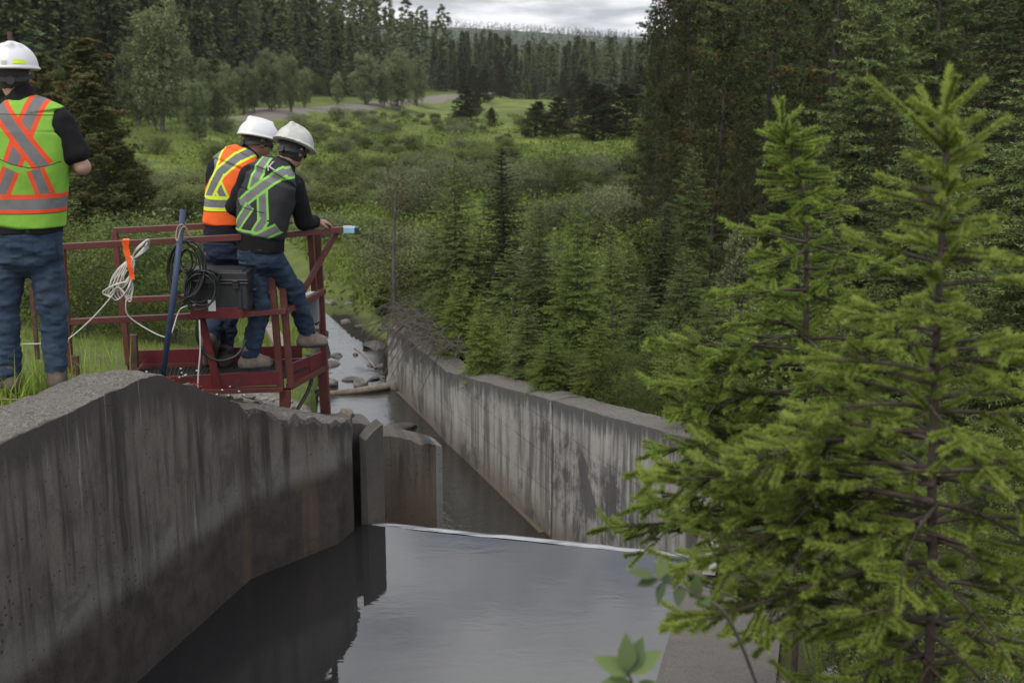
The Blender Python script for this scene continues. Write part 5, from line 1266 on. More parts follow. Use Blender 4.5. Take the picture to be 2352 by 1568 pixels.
def strip(mb, pts, w, wob=0.004):
    P = smooth_path(np.array(pts), 5); V = []; n = len(P)
    for i, p in enumerate(P): s = np.array([1, 0.25 * math.sin(i * .7), 0.0]) * w * (0.5 + 0.08 * math.sin(i * 1.3)); V += [p - s, p + s]
    V = np.array(V); V2 = V + np.array([0, 0.0015, 0]); Q = [[2 * i, 2 * i + 1, 2 * i + 3, 2 * i + 2] for i in range(n - 1)]
    m = 2 * n; Q2 = [[q + m for q in reversed(k)] for k in Q]; return mb.add(np.vstack([V, V2]), Q + Q2)
strip(mb, [W(288, 552, 7.85), W(290, 575, 7.86), W(296, 596, 7.86)], 0.040); strip(mb, [W(294, 590, 7.85), W(298, 612, 7.85), W(302, 630, 7.86), W(304, 642, 7.86)], 0.032); strip(mb, [W(289, 553, 7.86), W(290, 548, 7.92), W(291, 560, 7.98)], 0.04)
loose('marker_ribbon', mb, M_org, 'bright orange flagging ribbon knotted round the white rope', 'ribbon')
loose('rope', MB().tube(smooth_path([W(458, 735, 8.0), W(460, 800, 7.98), W(456, 850, 7.97), W(454, 892, 7.96)], 6), 0.005, 6), M_wht, 'single white line hanging down in front of the red kick plate', 'rope')
# grey box on the far post, white lid plate, blue sensor
gb = W(718, 745, 8.86); e = empty('junction_box', gb, 'grey metal junction box hanging on the far right post', 'box')
h_ = W(718, 684, 8.86)[2] - gb[2]
MB().box((0, 0, h_ / 2), (0.10, 0.08, h_)).build('box_body', M_grey, e, bevel=0.004); MB().box((0, -0.045, h_ / 2), (0.088, 0.008, h_ * .9)).build('box_door', M_grey, e, bevel=0.003)
MB().tube([(0.0, -.05, -0.0), (0.04, -0.06, 0.02), (0.06, -0.05, 0.03)], 0.008, 6).build('conduit', M_blk, e, smooth=True)
pl = MB(); P = np.array([W(690, 694, 8.70), W(738, 670, 8.84), W(726, 666, 8.95), W(684, 684, 8.85)]); pl.add(np.vstack([P, P + [0, 0, .012]]), [[3, 2, 1, 0], [4, 5, 6, 7], [0, 1, 5, 4], [1, 2, 6, 5], [2, 3, 7, 6], [3, 0, 4, 7]])
loose('clipboard', pl, M_tag, 'pale flat board lying on the right middle rail', 'board')
sb = W(804, 534, 8.75); e = empty('level_sensor', sb, 'small pale blue sensor box on the end of the top rail', 'sensor')
M_lb = plain('pale_blue_plastic', (0.22, 0.40, 0.50), 0.5, var=0.12)
MB().box((-0.01, 0, 0.02), (0.095, 0.09, 0.042)).build('sensor_body', M_lb, e, bevel=0.004)
MB().box((0.050, 0, 0.02), (0.028, 0.088, 0.040)).build('sensor_end', M_blk, e, bevel=0.003)
a_ = np.linspace(0, 2 * PI, 21)[:-1]; mb = MB(); ring = lambda r, z: np.stack([-0.015 + r * np.cos(a_), r * 0.8 * np.sin(a_), np.full(20, z)], 1)
V = np.vstack([ring(.030, .0415), ring(.030, .046), ring(.022, .046), ring(.022, .0415)]); Q = [[k * 20 + j, k * 20 + (j + 1) % 20, (k + 1) * 20 + (j + 1) % 20, (k + 1) * 20 + j] for k in range(3) for j in range(20)]
mb.add(V, Q).build('sensor_rim', M_tag, e)
for k in (-1, 1): MB().tube([(0.066, -0.02 * k, 0.02), (0.074, -0.02 * k, 0.02)], 0.006, 8).build('connector', M_grey, e)
loose('hose', MB().tube(smooth_path([W(708, 815, 8.80), W(717, 845, 8.80), W(716, 870, 8.78), W(706, 900, 8.74), W(692, 925, 8.68), (W(680, 945, 8.62))], 8), 0.014, 8), M_blk, 'dark ribbed hose bending down from the platform corner to the gravel', 'hose')

# ------------------------------------------------------------------ rocks, logs and litter
M_rock = plain('grey_stone', (0.17, 0.155, 0.14), 0.9, var=0.45, scale=12, bump=0.6, bd=0.01)
M_rockd = plain('dark_wet_stone', (0.055, 0.048, 0.042), 0.6, var=0.5, scale=14, bump=0.6, bd=0.01)
M_wood = plain('weathered_wood', (0.17, 0.14, 0.11), 0.9, var=0.45, scale=25, bump=0.5)
def ico(seed, s, flat=0.7):
    rg = np.random.RandomState(seed); n = 14; m = 20; th = np.linspace(0.02, PI - 0.02, n); ph = np.arange(m) * 2 * PI / m
    P = np.stack([np.outer(np.sin(th), np.cos(ph)), np.outer(np.sin(th), np.sin(ph)), np.outer(np.cos(th), np.ones(m))], -1)
    cut = unit(rg.normal(size=(9, 3))); d = np.ones(P.shape[:2])
    for c in cut: d = np.minimum(d, rg.uniform(.62, .92) / np.maximum((P @ c), 0.05))
    d = np.minimum(d, 1.0) * (1 + 0.10 * vnoise(P, 2.5, seed)); P = P * d[..., None] * np.array(s); P[..., 2] *= flat
    V = P.reshape(-1, 3); Q = [[i * m + j, (i + 1) * m + j, (i + 1) * m + (j + 1) % m, i * m + (j + 1) % m] for i in range(n - 1) for j in range(m)]
    return V, Q
def rock(p, s, seed, mat, label=None, group=None, flat=0.75, name='rock'):
    V, Q = ico(seed, s, flat); o = obj(name, npmesh(name, V, [np.array(Q)], [mat], smooth=False), loc=p); o.rotation_euler = (0, 0, seed * 1.7); tag(o, label, 'rock', group); return o
rock(Wz(829, 884, CH_Z) + [0, 0, .02], (.13, .12, .17), 1, M_rock, 'rounded pale stone sitting on the log across the stream')
rock(Wz(759, 885, CH_Z) + [0, 0, .03], (.12, .12, .15), 2, M_rock, 'pale stone at the left end of the log behind the platform leg')
rock(Wz(912, 985, CH_Z) + [0, 0, .0], (.14, .36, .10), 3, M_rockd, 'long flat dark boulder lying in the channel', flat=.8)
rock(Wz(906, 890, CH_Z) + [0, 0, .06], (.17, .15, .18), 4, M_rock, 'squared concrete block against the channel wall at the log end', flat=1)
def log(pts, r, label, mat=M_wood, name='log'):
    P = smooth_path(np.array(pts), 6); return loose(name, MB().tube(P, np.linspace(r, r * .6, len(P)), 8), mat, label, 'log')
log([Wz(905, 884, CH_Z + .05), Wz(860, 892, CH_Z + .05), Wz(790, 901, CH_Z + .02), Wz(730, 905, CH_Z)], 0.07, 'long pale log lying across the stream below the stones')
log([Wz(722, 898, CH_Z + .08), Wz(745, 888, CH_Z + .12), Wz(775, 884, CH_Z + .10)], 0.045, 'short dark branch wedged by the stone near the platform leg', M_rockd)
log([Wz(815, 800, CH_Z + .18), Wz(845, 825, CH_Z + .1), Wz(862, 845, CH_Z + .02)], 0.02, 'thin bare stick leaning down the stream bank')
rg = random.Random(21)
for i in range(22):                                      # stones along both edges of the stream
    y = rg.uniform(19.6, 27); sd = rg.random() < 0.55; x = float(np.interp(y, RW_Y, RW_X)) + rg.uniform(-.18, .4) if sd else float(np.interp(y, LW_Y, LW_X)) - rg.uniform(-.2, .4)
    if sd and y < 21.3: continue
    s = rg.uniform(.07, .20); rock((x, y, max(gh(x, y), CH_Z - .05)), (s * 1.3, s, s), 30 + i, M_rockd if rg.random() < .6 else M_rock, 'grey stone along the edge of the stream', 'stones along the stream edges', .6)
for i in range(6):
    p = Wz(rg.uniform(770, 880), rg.uniform(800, 880), CH_Z); s = rg.uniform(.05, .12); rock(p, (s * 1.4, s, s), 160 + i, M_rockd, 'dark stone breaking the surface of the stream', 'stones in the stream', .5)
for i in range(40):                                      # pebbles on the gravel below the platform
    y = rg.uniform(8.7, 10.6); x = float(np.interp(y, LW_Y, LW_X)) - rg.uniform(.3, 1.3); s = rg.uniform(.015, .045); rock((x, y, gh(x, y) + s * .2), (s * 1.3, s, s), 200 + i, M_rock, 'small pebble on the gravel under the platform', 'pebbles under the platform', .6)
p = W(800, 950, 8.72); rock(p, (.075, .06, .06), 260, M_wood, 'reddish broken stone on the end of the left wall')
pk = MB(); a, b = Wz(618, 744, -3.0), Wz(648, 800, -2.75); pk.bar(a, b, .14, .05); o = pk.build('plank', M_wood, None, off=b, loc=b, bevel=.005); tag(o, 'short grey plank standing in the grass behind the standing pair', 'plank')
# dead brush hanging over the channel wall
mb = MB(); rg = random.Random(8)
for i in range(150):
    f = rg.random(); x0 = -0.885 + (-1.83 + 0.885) * f; y0 = 16.17 + (19.1 - 16.17) * f; p0 = np.array([x0 + rg.uniform(.0, .45), y0 + rg.uniform(0, .3), -3.98 + rg.uniform(0, .25)])
    a = rg.uniform(2.4, 4.6); l = rg.uniform(.2, .75); p1 = p0 + np.array([math.cos(a) * l * .6, math.sin(a) * l * .3, rg.uniform(.02, .22)]); p2 = p1 + np.array([math.cos(a) * l * .5, math.sin(a) * l * .3, -rg.uniform(.1, .6) * l * 1.4])
    mb.tube(smooth_path([p0, p1, p2], 3), 0.006, 3, cap=False)
loose('dead_brush', mb, M_twig, 'tangle of bare grey twigs hanging over the far part of the channel wall', 'brush')
# scraps
V, Q = ico(77, (.05, .02, .012)); 
mb = MB(); strip(mb, [W(972, 1014, 9.66), W(982, 1009, 9.68), W(990, 1015, 9.66), W(1002, 1014, 9.69)], 0.04)
loose('cloth_scrap', mb, plain('teal_cloth', (0.03, 0.07, 0.07), .8), 'crumpled teal scrap on the corner of the short wing wall', 'scrap')
M_ww = plain('bleached_wood', (0.28, 0.265, 0.24), 0.9, var=0.45, scale=22, bump=0.6)
for k, (p, q) in enumerate([((1640, 1240), (1633, 1270)), ((1637, 1276), (1628, 1312))]):
    a, b = Wz(*p, -3.14), Wz(*q, -3.14); o = MB().bar(a, b, .085, .05).build('timber_block', M_ww, None, off=b, loc=b, bevel=.006); tag(o, ['bleached broken timber block on the kerb, the farther of the two', 'bleached broken timber block on the kerb, the nearer of the two'][k], 'timber')
a = W(22, 74, 10.5); b = a.copy(); b[2] = gh(a[0], a[1]) - .1; tag(MB().bar(b, a, .035, .035).build('wooden_post', M_rust, None, off=b, loc=b, bevel=.004), 'weathered wooden post showing just above the left worker\'s helmet', 'post')
loose('cord', MB().tube(smooth_path([W(-20, 915, 6.2), W(60, 918, 6.3), W(120, 922, 6.4), W(182, 927, 6.42)], 5), 0.003, 5), M_cord, 'thin pale cord lying across the top of the left wall', 'cord')
# weeds on the wall shoulder by the pole
M_fl = plain('white_petals', (0.6, 0.58, 0.52), .8, var=.2); M_rf = plain('red_stems', (0.20, 0.045, 0.025), .8, var=.3)
for k, (u, v, lab, mt) in enumerate([(331, 880, 'white-headed clover plant on the wall beside the blue pole, left clump', M_fl), (418, 878, 'white-headed clover plant on the wall right of the blue pole', M_fl), (372, 882, 'low red-leaved weed at the foot of the blue pole', M_rf), (462, 905, 'small red-leaved weed against the red kick plate', M_rf), (530, 918, 'tiny white flowers at the edge of the sloping wall top', M_fl)]):
    b = W(u, v + 6, 7.35 + 0.2 * k * .8); b[2] = -1.70 - .10 * k; b = W(u, v + 4, 7.25 + .14 * k); e = empty('weed', b, lab, 'weed'); st = MB(); hd = MB()
    for i in range(7):
        x, yy, h = rg.gauss(0, .05), rg.gauss(0, .03), rg.uniform(.03, .09); st.tube([(x * .5, yy * .5, 0), (x, yy, h)], 0.0016, 4)
        V, Q = ico(i + 50 * k, (.008, .008, .008) if mt is M_fl else (.014, .010, .005)); hd.add(V + [x, yy, h], Q)
    st.build('stems', M_bush, e); hd.build('heads', mt, e)
# ------------------------------------------------------------------ people: implicit surfaces meshed once per garment
class Field:
    def __init__(s, lo, hi, h):
        s.lo = np.array(lo, float); s.h = h; s.n = np.ceil((np.array(hi) - s.lo) / h).astype(int) + 1; s.F = np.full(s.n, 0.3, np.float32)
    def block(s, lo, hi):
        a = np.clip(np.floor((np.array(lo) - s.lo) / s.h).astype(int), 0, s.n); b = np.clip(np.ceil((np.array(hi) - s.lo) / s.h).astype(int) + 1, 0, s.n)
        sl = tuple(slice(x, y) for x, y in zip(a, b)); ax = [s.lo[i] + s.h * np.arange(a[i], b[i]) for i in range(3)]
        return sl, np.stack(np.meshgrid(*ax, indexing='ij'), -1)
    def put(s, sl, d, k, mode='u'):
        a = s.F[sl]
        if mode == 'u':
            if k > 0: t = np.clip(0.5 + 0.5 * (a - d) / k, 0, 1); s.F[sl] = a * (1 - t) + d * t - k * t * (1 - t)
            else: s.F[sl] = np.minimum(a, d)
        elif mode == 's': 
            d = -d; t = np.clip(0.5 - 0.5 * (a - d) / max(k, 1e-4), 0, 1); s.F[sl] = a * (1 - t) + d * t + k * t * (1 - t)
    def cone(s, a, b, ra, rb, k=0.03, mode='u'):
        a = np.asarray(a, float); b = np.asarray(b, float); m = max(ra, rb) + k + 0.04
        sl, P = s.block(np.minimum(a, b) - m, np.maximum(a, b) + m)
        if P.size == 0: return
        ab = b - a; t = np.clip(((P - a) @ ab) / (ab @ ab + 1e-12), 0, 1); d = np.linalg.norm(P - a - t[..., None] * ab, axis=-1) - (ra + (rb - ra) * t)
        s.put(sl, d, k, mode)
    def ell(s, c, X, Y, Z, r, k=0.02, mode='u'):
        c = np.asarray(c, float); m = max(r) + k + 0.03; sl, P = s.block(c - m, c + m)
        if P.size == 0: return
        q = P - c; q = np.stack([q @ X / r[0], q @ Y / r[1], q @ Z / r[2]], -1); l = np.linalg.norm(q, axis=-1); l2 = np.linalg.norm(q / np.array(r), axis=-1)
        s.put(sl, (l * (l - 1) / (l2 + 1e-9)), k, mode)
    def column(s, nodes, X, off=0.0, k=0.03, mode='u', pw=2.3):
        """nodes: (centre, half width, half depth) ; X lateral direction"""
        cs = [np.asarray(n[0], float) for n in nodes]; m = max(max(n[1], n[2]) for n in nodes) + abs(off) + k + 0.05
        sl, P = s.block(np.min(cs, 0) - m, np.max(cs, 0) + m); D = None
        for i in range(len(nodes) - 1):
            a, b = cs[i], cs[i + 1]; ax = b - a; L_ = np.linalg.norm(ax); Zd = ax / L_; Xo = X - Zd * (X @ Zd); Xo /= np.linalg.norm(Xo); Yo = np.cross(Zd, Xo)
            q = P - a; t = np.clip((q @ Zd) / L_, 0, 1); r = q - t[..., None] * ax; wa = nodes[i][1] + (nodes[i + 1][1] - nodes[i][1]) * t + off; wb = nodes[i][2] + (nodes[i + 1][2] - nodes[i][2]) * t + off
            x, y, z = np.abs(r @ Xo), np.abs(r @ Yo), np.abs(r @ Zd)
            e = ((x / wa) ** pw + (y / wb) ** pw) ** (1 / pw); d = (e - 1) * np.minimum(wa, wb) * (0.72 + 0.28 * np.clip(e, 0, 1)); d = np.sqrt(np.maximum(d, 0) ** 2 + z ** 2) + np.minimum(d, 0)
            D = d if D is None else np.minimum(D, d)
        s.put(sl, D, k, mode)
    def cut(s, p, n):                        # keep the side where (x-p).n < 0
        sl, P = s.block(s.lo, s.lo + s.n * s.h); s.F = np.maximum(s.F, ((P - p) @ np.asarray(n, float)).astype(np.float32)[:s.n[0], :s.n[1], :s.n[2]])
    def wrinkle(s, fn):
        idx = np.argwhere(np.abs(s.F) < 0.03); P = s.lo + idx * s.h; s.F[tuple(idx.T)] += fn(P).astype(np.float32)
    def mesh(s):
        F = s.F; n = F.shape; neg = F < 0; cnt = np.zeros(np.array(n) - 1, np.int16); acc = np.zeros((*cnt.shape, 3), np.float32); ne = np.zeros(cnt.shape, np.float32)
        for i in (0, 1):
            for j in (0, 1):
                for k in (0, 1): cnt += neg[i:n[0] - 1 + i, j:n[1] - 1 + j, k:n[2] - 1 + k]
        act = (cnt > 0) & (cnt < 8); A = np.argwhere(act); c = lambda i, j, k: F[A[:, 0] + i, A[:, 1] + j, A[:, 2] + k]
        pos = np.zeros((len(A), 3)); m = np.zeros(len(A))
        cor = [(i, j, k) for i in (0, 1) for j in (0, 1) for k in (0, 1)]
        for a in cor:
            for ax in range(3):
                if a[ax] == 1: continue
                b = list(a); b[ax] = 1; fa, fb = c(*a), c(*b); x = (fa < 0) != (fb < 0); t = np.where(x, fa / np.where(x, fa - fb, 1), 0)
                q = np.array(a, float) + 0 * pos; q[:, ax] = t; pos += q * x[:, None]; m += x
        V = s.lo + (A + pos / m[:, None]) * s.h
        ids = -np.ones(act.shape, int); ids[tuple(A.T)] = np.arange(len(A)); Q = []
        for ax in range(3):
            o1, o2 = [(1, 2), (2, 0), (0, 1)][ax]; sl0 = [slice(None)] * 3; sl1 = [slice(None)] * 3; sl0[ax] = slice(0, n[ax] - 1); sl1[ax] = slice(1, n[ax])
            fa, fb = neg[tuple(sl0)], neg[tuple(sl1)]; E = np.argwhere(fa != fb); E = E[(E[:, o1] > 0) & (E[:, o2] > 0) & (E[:, o1] < n[o1] - 1) & (E[:, o2] < n[o2] - 1)]
            def cell(d1, d2): e = E.copy(); e[:, o1] -= d1; e[:, o2] -= d2; return ids[tuple(e.T)]
            q = np.stack([cell(1, 1), cell(0, 1), cell(0, 0), cell(1, 0)], 1); fl = fa[tuple(E.T)]; q[~fl] = q[~fl][:, ::-1]; Q.append(q)
        return V, np.concatenate(Q)
def relax(V, Q, it=2, lam=0.5):
    e = np.concatenate([Q[:, [0, 1]], Q[:, [1, 2]], Q[:, [2, 3]], Q[:, [3, 0]]])
    for _ in range(it):
        S = np.zeros_like(V); c = np.zeros(len(V)); np.add.at(S, e[:, 0], V[e[:, 1]]); np.add.at(c, e[:, 0], 1); np.add.at(S, e[:, 1], V[e[:, 0]]); np.add.at(c, e[:, 1], 1)
        V = V + lam * (S / np.maximum(c, 1)[:, None] - V)
    return V
def garment(field, name, mat, root, attrs=None, it=1, mats=None):
    V, Q = field.mesh(); V = relax(V, Q, it); at = attrs(V) if attrs else None
    return obj(name, npmesh(name, V - np.array(root.location), [Q], [mat], smooth=True, attrs=at), root)

def skinmat(name, c):
    t = NT(name); P = t.coord('Object'); n = t.noise(P, 30, 4, .6); n2 = t.noise(P, 150, 3, .6)
    t.bump(n2, 0.15, 0.002); t.base(t.mix(n, tuple(x * .82 for x in c), c), 0.55, 0, 0.4); return t.m
def cloth(name, c, var=0.2, scale=25, weave=400, rough=0.9, worn=None):
    t = NT(name); P = t.coord('Object'); n = t.noise(P, scale, 4, .6); w = t.noise(P, weave, 2, .5); g = t.noise(P, 5, 3, .6)
    col = t.mix(n, tuple(x * (1 - var) for x in c), tuple(x * (1 + var) for x in c))
    if worn: col = t.mix(t.math('MULTIPLY', t.ramp(t.math('ADD', t.math('MULTIPLY', g, .6), t.math('MULTIPLY', t.noise(t.coord('Object', (5, 5, 9)), 1, 5, .6), .4)), .42, .70), .6), col, worn)
    if worn: col = t.mix(t.math('MULTIPLY', t.ramp(t.attr('dL'), -0.001, 0.001), .55), col, (0.010, 0.013, 0.022))
    t.bump(t.math('ADD', t.math('MULTIPLY', w, .5), n), 0.35, 0.004); return t.base(col, rough, 0, 0.2)
def vestmat(name, base, tape, edge=(0.02, 0.02, 0.02)):
    t = NT(name); P = t.coord('Object'); n = t.noise(P, 12, 4, .6); w = t.noise(P, 300, 2, .5)
    c = t.mix(n, tuple(x * .80 for x in base), tuple(min(1, x * 1.1) for x in base))
    c = t.mix(t.ramp(t.noise(P, 5, 4, .7), .55, .8), c, tuple(x * .7 for x in base))
    fa = t.ramp(t.attr('dA'), -0.0008, 0.0008); fb = t.ramp(t.attr('dB'), -0.0008, 0.0008)
    c = t.mix(fa, c, t.mix(n, tuple(x * .85 for x in tape), tape)); c = t.mix(fb, c, t.mix(t.noise(P, 18, 4, .6), (0.105, 0.105, 0.108), (0.17, 0.17, 0.175)))
    c = t.mix(t.math('MULTIPLY', t.ramp(t.attr('dL'), -0.001, 0.001), .85), c, edge)
    t.bump(t.math('ADD', w, n), .25, .003); return t.base(c, .75, 0, .3)
def seg_d(X, Z, a, b):
    ax, az = a; bx, bz = b; dx, dz = bx - ax, bz - az; t = np.clip(((X - ax) * dx + (Z - az) * dz) / (dx * dx + dz * dz), 0, 1); return np.hypot(X - ax - t * dx, Z - az - t * dz)
def line_d(X, Z, a, b):
    """distance to the segment with square ends"""
    ax, az = a; bx, bz = b; dx, dz = bx - ax, bz - az; L_ = math.hypot(dx, dz); t = ((X - ax) * dx + (Z - az) * dz) / L_; off = np.abs((X - ax) * dz - (Z - az) * dx) / L_
    return off, np.minimum(t, L_ - t)
def stripes(V, X, Z, bands, lines=()):
    dA = np.full(len(V), -0.05); dB = np.full(len(V), -0.05); dL = np.full(len(V), -0.05)
    for a, b, wa, wb in bands:
        off, en = line_d(X, Z, a, b); ia = np.minimum(wa - off, en + 0.004); ib = np.minimum(wb - off, en + 0.004); new = ia > 0
        dB = np.where(new, ib, np.where(ia > -0.01, np.minimum(dB, -ia), dB)); dA = np.maximum(dA, ia)
    for pl in lines:
        for a, b in zip(pl[:-1], pl[1:]): dL = np.maximum(dL, 0.0035 - seg_d(X, Z, a, b))
    return dict(dA=dA, dB=dB, dL=dL)

def frame(fwd, up):
    up = np.array(up, float); up /= np.linalg.norm(up); f = np.array(fwd, float); f -= up * (f @ up); f /= np.linalg.norm(f); return np.cross(f, up), f, up
M_helm = plain('helmet_shell', (0.56, 0.56, 0.58), 0.35, var=0.06, scale=8, bump=0.03)
M_helmo = plain('worn_helmet_shell', (0.43, 0.43, 0.40), 0.5, var=0.22, scale=22, bump=0.2)
M_strap = plain('helmet_strap', (0.012, 0.012, 0.013), 0.6, var=0.2)
M_boot = plain('boot_leather', (0.085, 0.065, 0.050), 0.85, var=0.4, scale=30, bump=0.4)
M_bootl = plain('tan_boot_leather', (0.20, 0.16, 0.125), 0.85, var=0.35, scale=30, bump=0.4)
M_sole = plain('boot_sole', (0.06, 0.055, 0.05), 0.9, var=0.3)
def helmet(root, c, fr, mat, tapes=None, full=False, s=1.0):
    X, Y, Z = fr; f = Field(c - 0.24, c + 0.24, 0.0042)
    f.ell(c, X, Y, Z, (0.122 * s, 0.148 * s, 0.128 * s), 0.0)
    f.cone(c + Z * 0.106 * s - Y * 0.085, c + Z * 0.106 * s + Y * 0.08, 0.024, 0.024, 0.02)                     # crown ridge
    for sx in (-1, 1): f.cone(c + Z * 0.102 * s + X * .036 * sx - Y * 0.06, c + Z * 0.096 * s + X * .036 * sx + Y * 0.06, 0.018, 0.018, 0.014)
    f.cut(c - Z * 0.008, -Z)
    f.ell(c - Z * 0.004 + Y * 0.014, X, Y, Z, (0.132 * s, 0.166 * s, 0.0085), 0.012)                              # rolled brim and peak
    if full: f.ell(c - Z * 0.004, X, Y, Z, (0.134 * s, 0.164 * s, 0.009), 0.012)
    f.ell(c - Z * 0.03, X, Y, Z, (0.100 * s, 0.124 * s, 0.10 * s), 0.0, 's')
    hm = empty('hard_hat', c, None, None); bpy.data.objects.remove(hm)
    g = garment(f, 'hard_hat', mat, root, it=2)
    return g
def person(name, label, base, S):
    """S: joints and shapes in place coordinates"""
    r = empty(name, base, label, 'person'); J = S['J']; X0 = S['X']; fr = S['head_fr']; hc = S['head']; HX, HY, HZ = fr
    allp = np.array(list(J.values()) + [hc]); lo, hi = allp.min(0) - 0.24, allp.max(0) + 0.24
    b = Field(lo, hi, 0.0068)
    b.column([(c, a - .012, d - .012) for c, a, d in S['torso']], X0, 0, 0.0)
    for sd in 'LR':
        b.cone(J['hip' + sd], J['knee' + sd], .078, .052, .04); b.cone(J['knee' + sd], J['ank' + sd], .052, .036, .02); b.cone(J['ank' + sd] - [0, 0, .02], J['toe' + sd], .036, .028, .03)
        b.cone(J['sh' + sd], J['el' + sd], .046, .037, .04); b.cone(J['el' + sd], J['wr' + sd], .040, .026, .02)
        # hand: palm, four unequal bent fingers, thumb from the side of the palm
        wr, hd = J['wr' + sd], S['hand' + sd]; D = hd['d'] / np.linalg.norm(hd['d']); Nn = hd['n'] - D * (hd['n'] @ D); Nn /= np.linalg.norm(Nn); Sd = np.cross(D, Nn) * (1 if sd == 'R' else -1)
        for q in (-.024, -.008, .008, .024): b.cone(wr + D * .012 + Sd * q * .7, wr + D * .085 + Sd * q, .017, .012, .012)
        for q, l in ((-.030, .062), (-.010, .078), (.010, .084), (.030, .072)):
            p0 = wr + D * .088 + Sd * q; cu = hd.get('curl', .6); p1 = p0 + (D * math.cos(cu * .5) - Nn * math.sin(cu * .5)) * l * .45; p2 = p1 + (D * math.cos(cu * 1.3) - Nn * math.sin(cu * 1.3)) * l * .32; p3 = p2 + (D * math.cos(cu * 2) - Nn * math.sin(cu * 2)) * l * .25
            b.cone(p0, p1, .0098, .009, .004); b.cone(p1, p2, .009, .0082, .003); b.cone(p2, p3, .0082, .0072, .003)
        t0 = wr + D * .03 + Sd * .028; t1 = t0 + (D * .6 + Sd * .7 - Nn * .3) * .036; t2 = t1 + (D * .85 + Sd * .2 - Nn * .4) * .032; b.cone(t0, t1, .014, .011, .008); b.cone(t1, t2, .0105, .009, .004)
    b.cone(J['neck'] - HZ * .04, hc - HZ * .05 - HY * .02, .062, .056, .03)
    b.ell(hc, HX, HY, HZ, (.077, .097, .112), .02); b.ell(hc - HZ * .055 + HY * .025, HX, HY, HZ, (.056, .066, .060), .03)   # skull, jaw
    b.cone(hc + HY * .094 + HZ * .015, hc + HY * .116 - HZ * .022, .009, .014, .012)                                       # nose
    for sx in (-1, 1):
        b.ell(hc + HY * .086 + HX * .031 * sx + HZ * .012, HX, HY, HZ, (.016, .014, .010), .008, 's'); b.ell(hc + HY * .082 + HX * .031 * sx + HZ * .012, HX, HY, HZ, (.0125, .0125, .0125), .002)   # eyes
        b.ell(hc + HX * .079 * sx - HY * .008 - HZ * .008, HX, HY, HZ, (.010, .020, .033), .006); b.ell(hc + HX * .088 * sx - HY * .004 - HZ * .006, HX, HY, HZ, (.006, .010, .018), .004, 's')
    b.ell(hc + HY * .092 - HZ * .052, HX, HY, HZ, (.024, .010, .005), .006); b.ell(hc + HY * .100 - HZ * .056, HX, HY, HZ, (.022, .006, .0025), .002, 's')
    garment(b, 'body', S['skin'], r, it=1)
    # hair at the back and sides of the head
    h = Field(hc - .16, hc + .16, .006); h.ell(hc, HX, HY, HZ, (.083, .103, .117), 0); h.cut(hc - HZ * S.get('hair_low', .075), -HZ); h.cut(hc + HY * .03 - HZ * 0.0, HY)
    for sx in (-1, 1): h.ell(hc + HX * .085 * sx - HY * .006 - HZ * .01, HX, HY, HZ, (.02, .024, .036), .004, 's')
    h.wrinkle(lambda P: fbm(P, 90, 2, 1.) * .0025); garment(h, 'hair', S['hair'], r, it=0)
    # jeans
    j = Field(np.minimum(allp.min(0), allp.min(0)) - .2, np.array([hi[0], hi[1], S['belt'][2] + .12]), .0075)
    j.column([(c, a + .004, d + .006) for c, a, d in S['torso'][:S['nj']]], X0, 0, 0.0)
    LR = S.get('legr', (.096, .074, .060))
    for sd in 'LR': j.cone(J['hip' + sd], J['knee' + sd], LR[0], LR[1], .035); j.cone(J['knee' + sd], J['ank' + sd] + [0, 0, .02], LR[1], LR[2], .02)
    j.cut(S['belt'], S['up'])
    j.wrinkle(lambda P: fbm(P * [1, 1, 2.2], 9, 3, 2.) * .012 + np.abs(fbm(P * [1, 1, 2.6], 13, 2, 5.)) * -.016 + .006)
    cj = lambda p: ((p[0] - S['pc'][0]) / S['k'], (S['pc'][1] - p[1]) / S['k'])
    garment(j, 'jeans', S['jeans'], r, attrs=lambda V: stripes(V, (V - S['p0']) @ S['X'], (V - S['p0']) @ S['vz'], [], [[cj(q) for q in l] for l in S.get('jl', [])]), it=1)
    # shirt or jacket
    s = Field(lo, hi, .0075)
    s.column([(c, a, d) for c, a, d in S['torso'][S.get('ns', 2):]], X0, .006, 0.0)
    for sd in 'LR':
        sr = S.get('armr', (.062, .056, .046)); s.cone(J['sh' + sd], J['el' + sd] if S['long'] else J['sh' + sd] + (J['el' + sd] - J['sh' + sd]) * .66, sr[0], sr[1], .045)
        if S['long']: s.cone(J['el' + sd], J['wr' + sd] - (J['wr' + sd] - J['el' + sd]) * .05, sr[1], sr[2], .015)
    s.cone(J['neck'] - S['up'] * .045, J['neck'] + (hc - J['neck']) * .12, .078, .070, .03)
    s.cut(S['shirt_hem'], -S['up']); s.wrinkle(lambda P: fbm(P, 12, 3, 4.) * .009)
    garment(s, S.get('shirt_name', 'shirt'), S['shirt'], r, it=1)
    # vest
    v = Field(lo, hi, .0062); T = S['torso'][S.get('nv', 2):]
    v.column([(c, a, d) for c, a, d in T], X0, .019, 0.0)
    for sd in 'LR':
        out = X0 * (1 if sd == 'R' else -1); shp = J['sh' + sd]; v.cone(shp + out * .02 - S['up'] * .02, shp + out * .20 - S['up'] * .05, .088, .10, .012, 's')
    v.cone(J['neck'] + S['up'] * .005, J['neck'] + S['up'] * .14, .070, .095, .01, 's')
    v.cut(S['vest_hem'], -S['vup']); v.wrinkle(lambda P: fbm(P * [1, 1, .7], 8, 3, 6.) * .010)
    pc = S['torso'][S['nj']][0]; k = S['k']; uc, vc = S['pc']; XV, ZV = S['X'], S['vz']
    conv = lambda p: ((p[0] - uc) / k, (vc - p[1]) / k)
    P0 = S['p0']
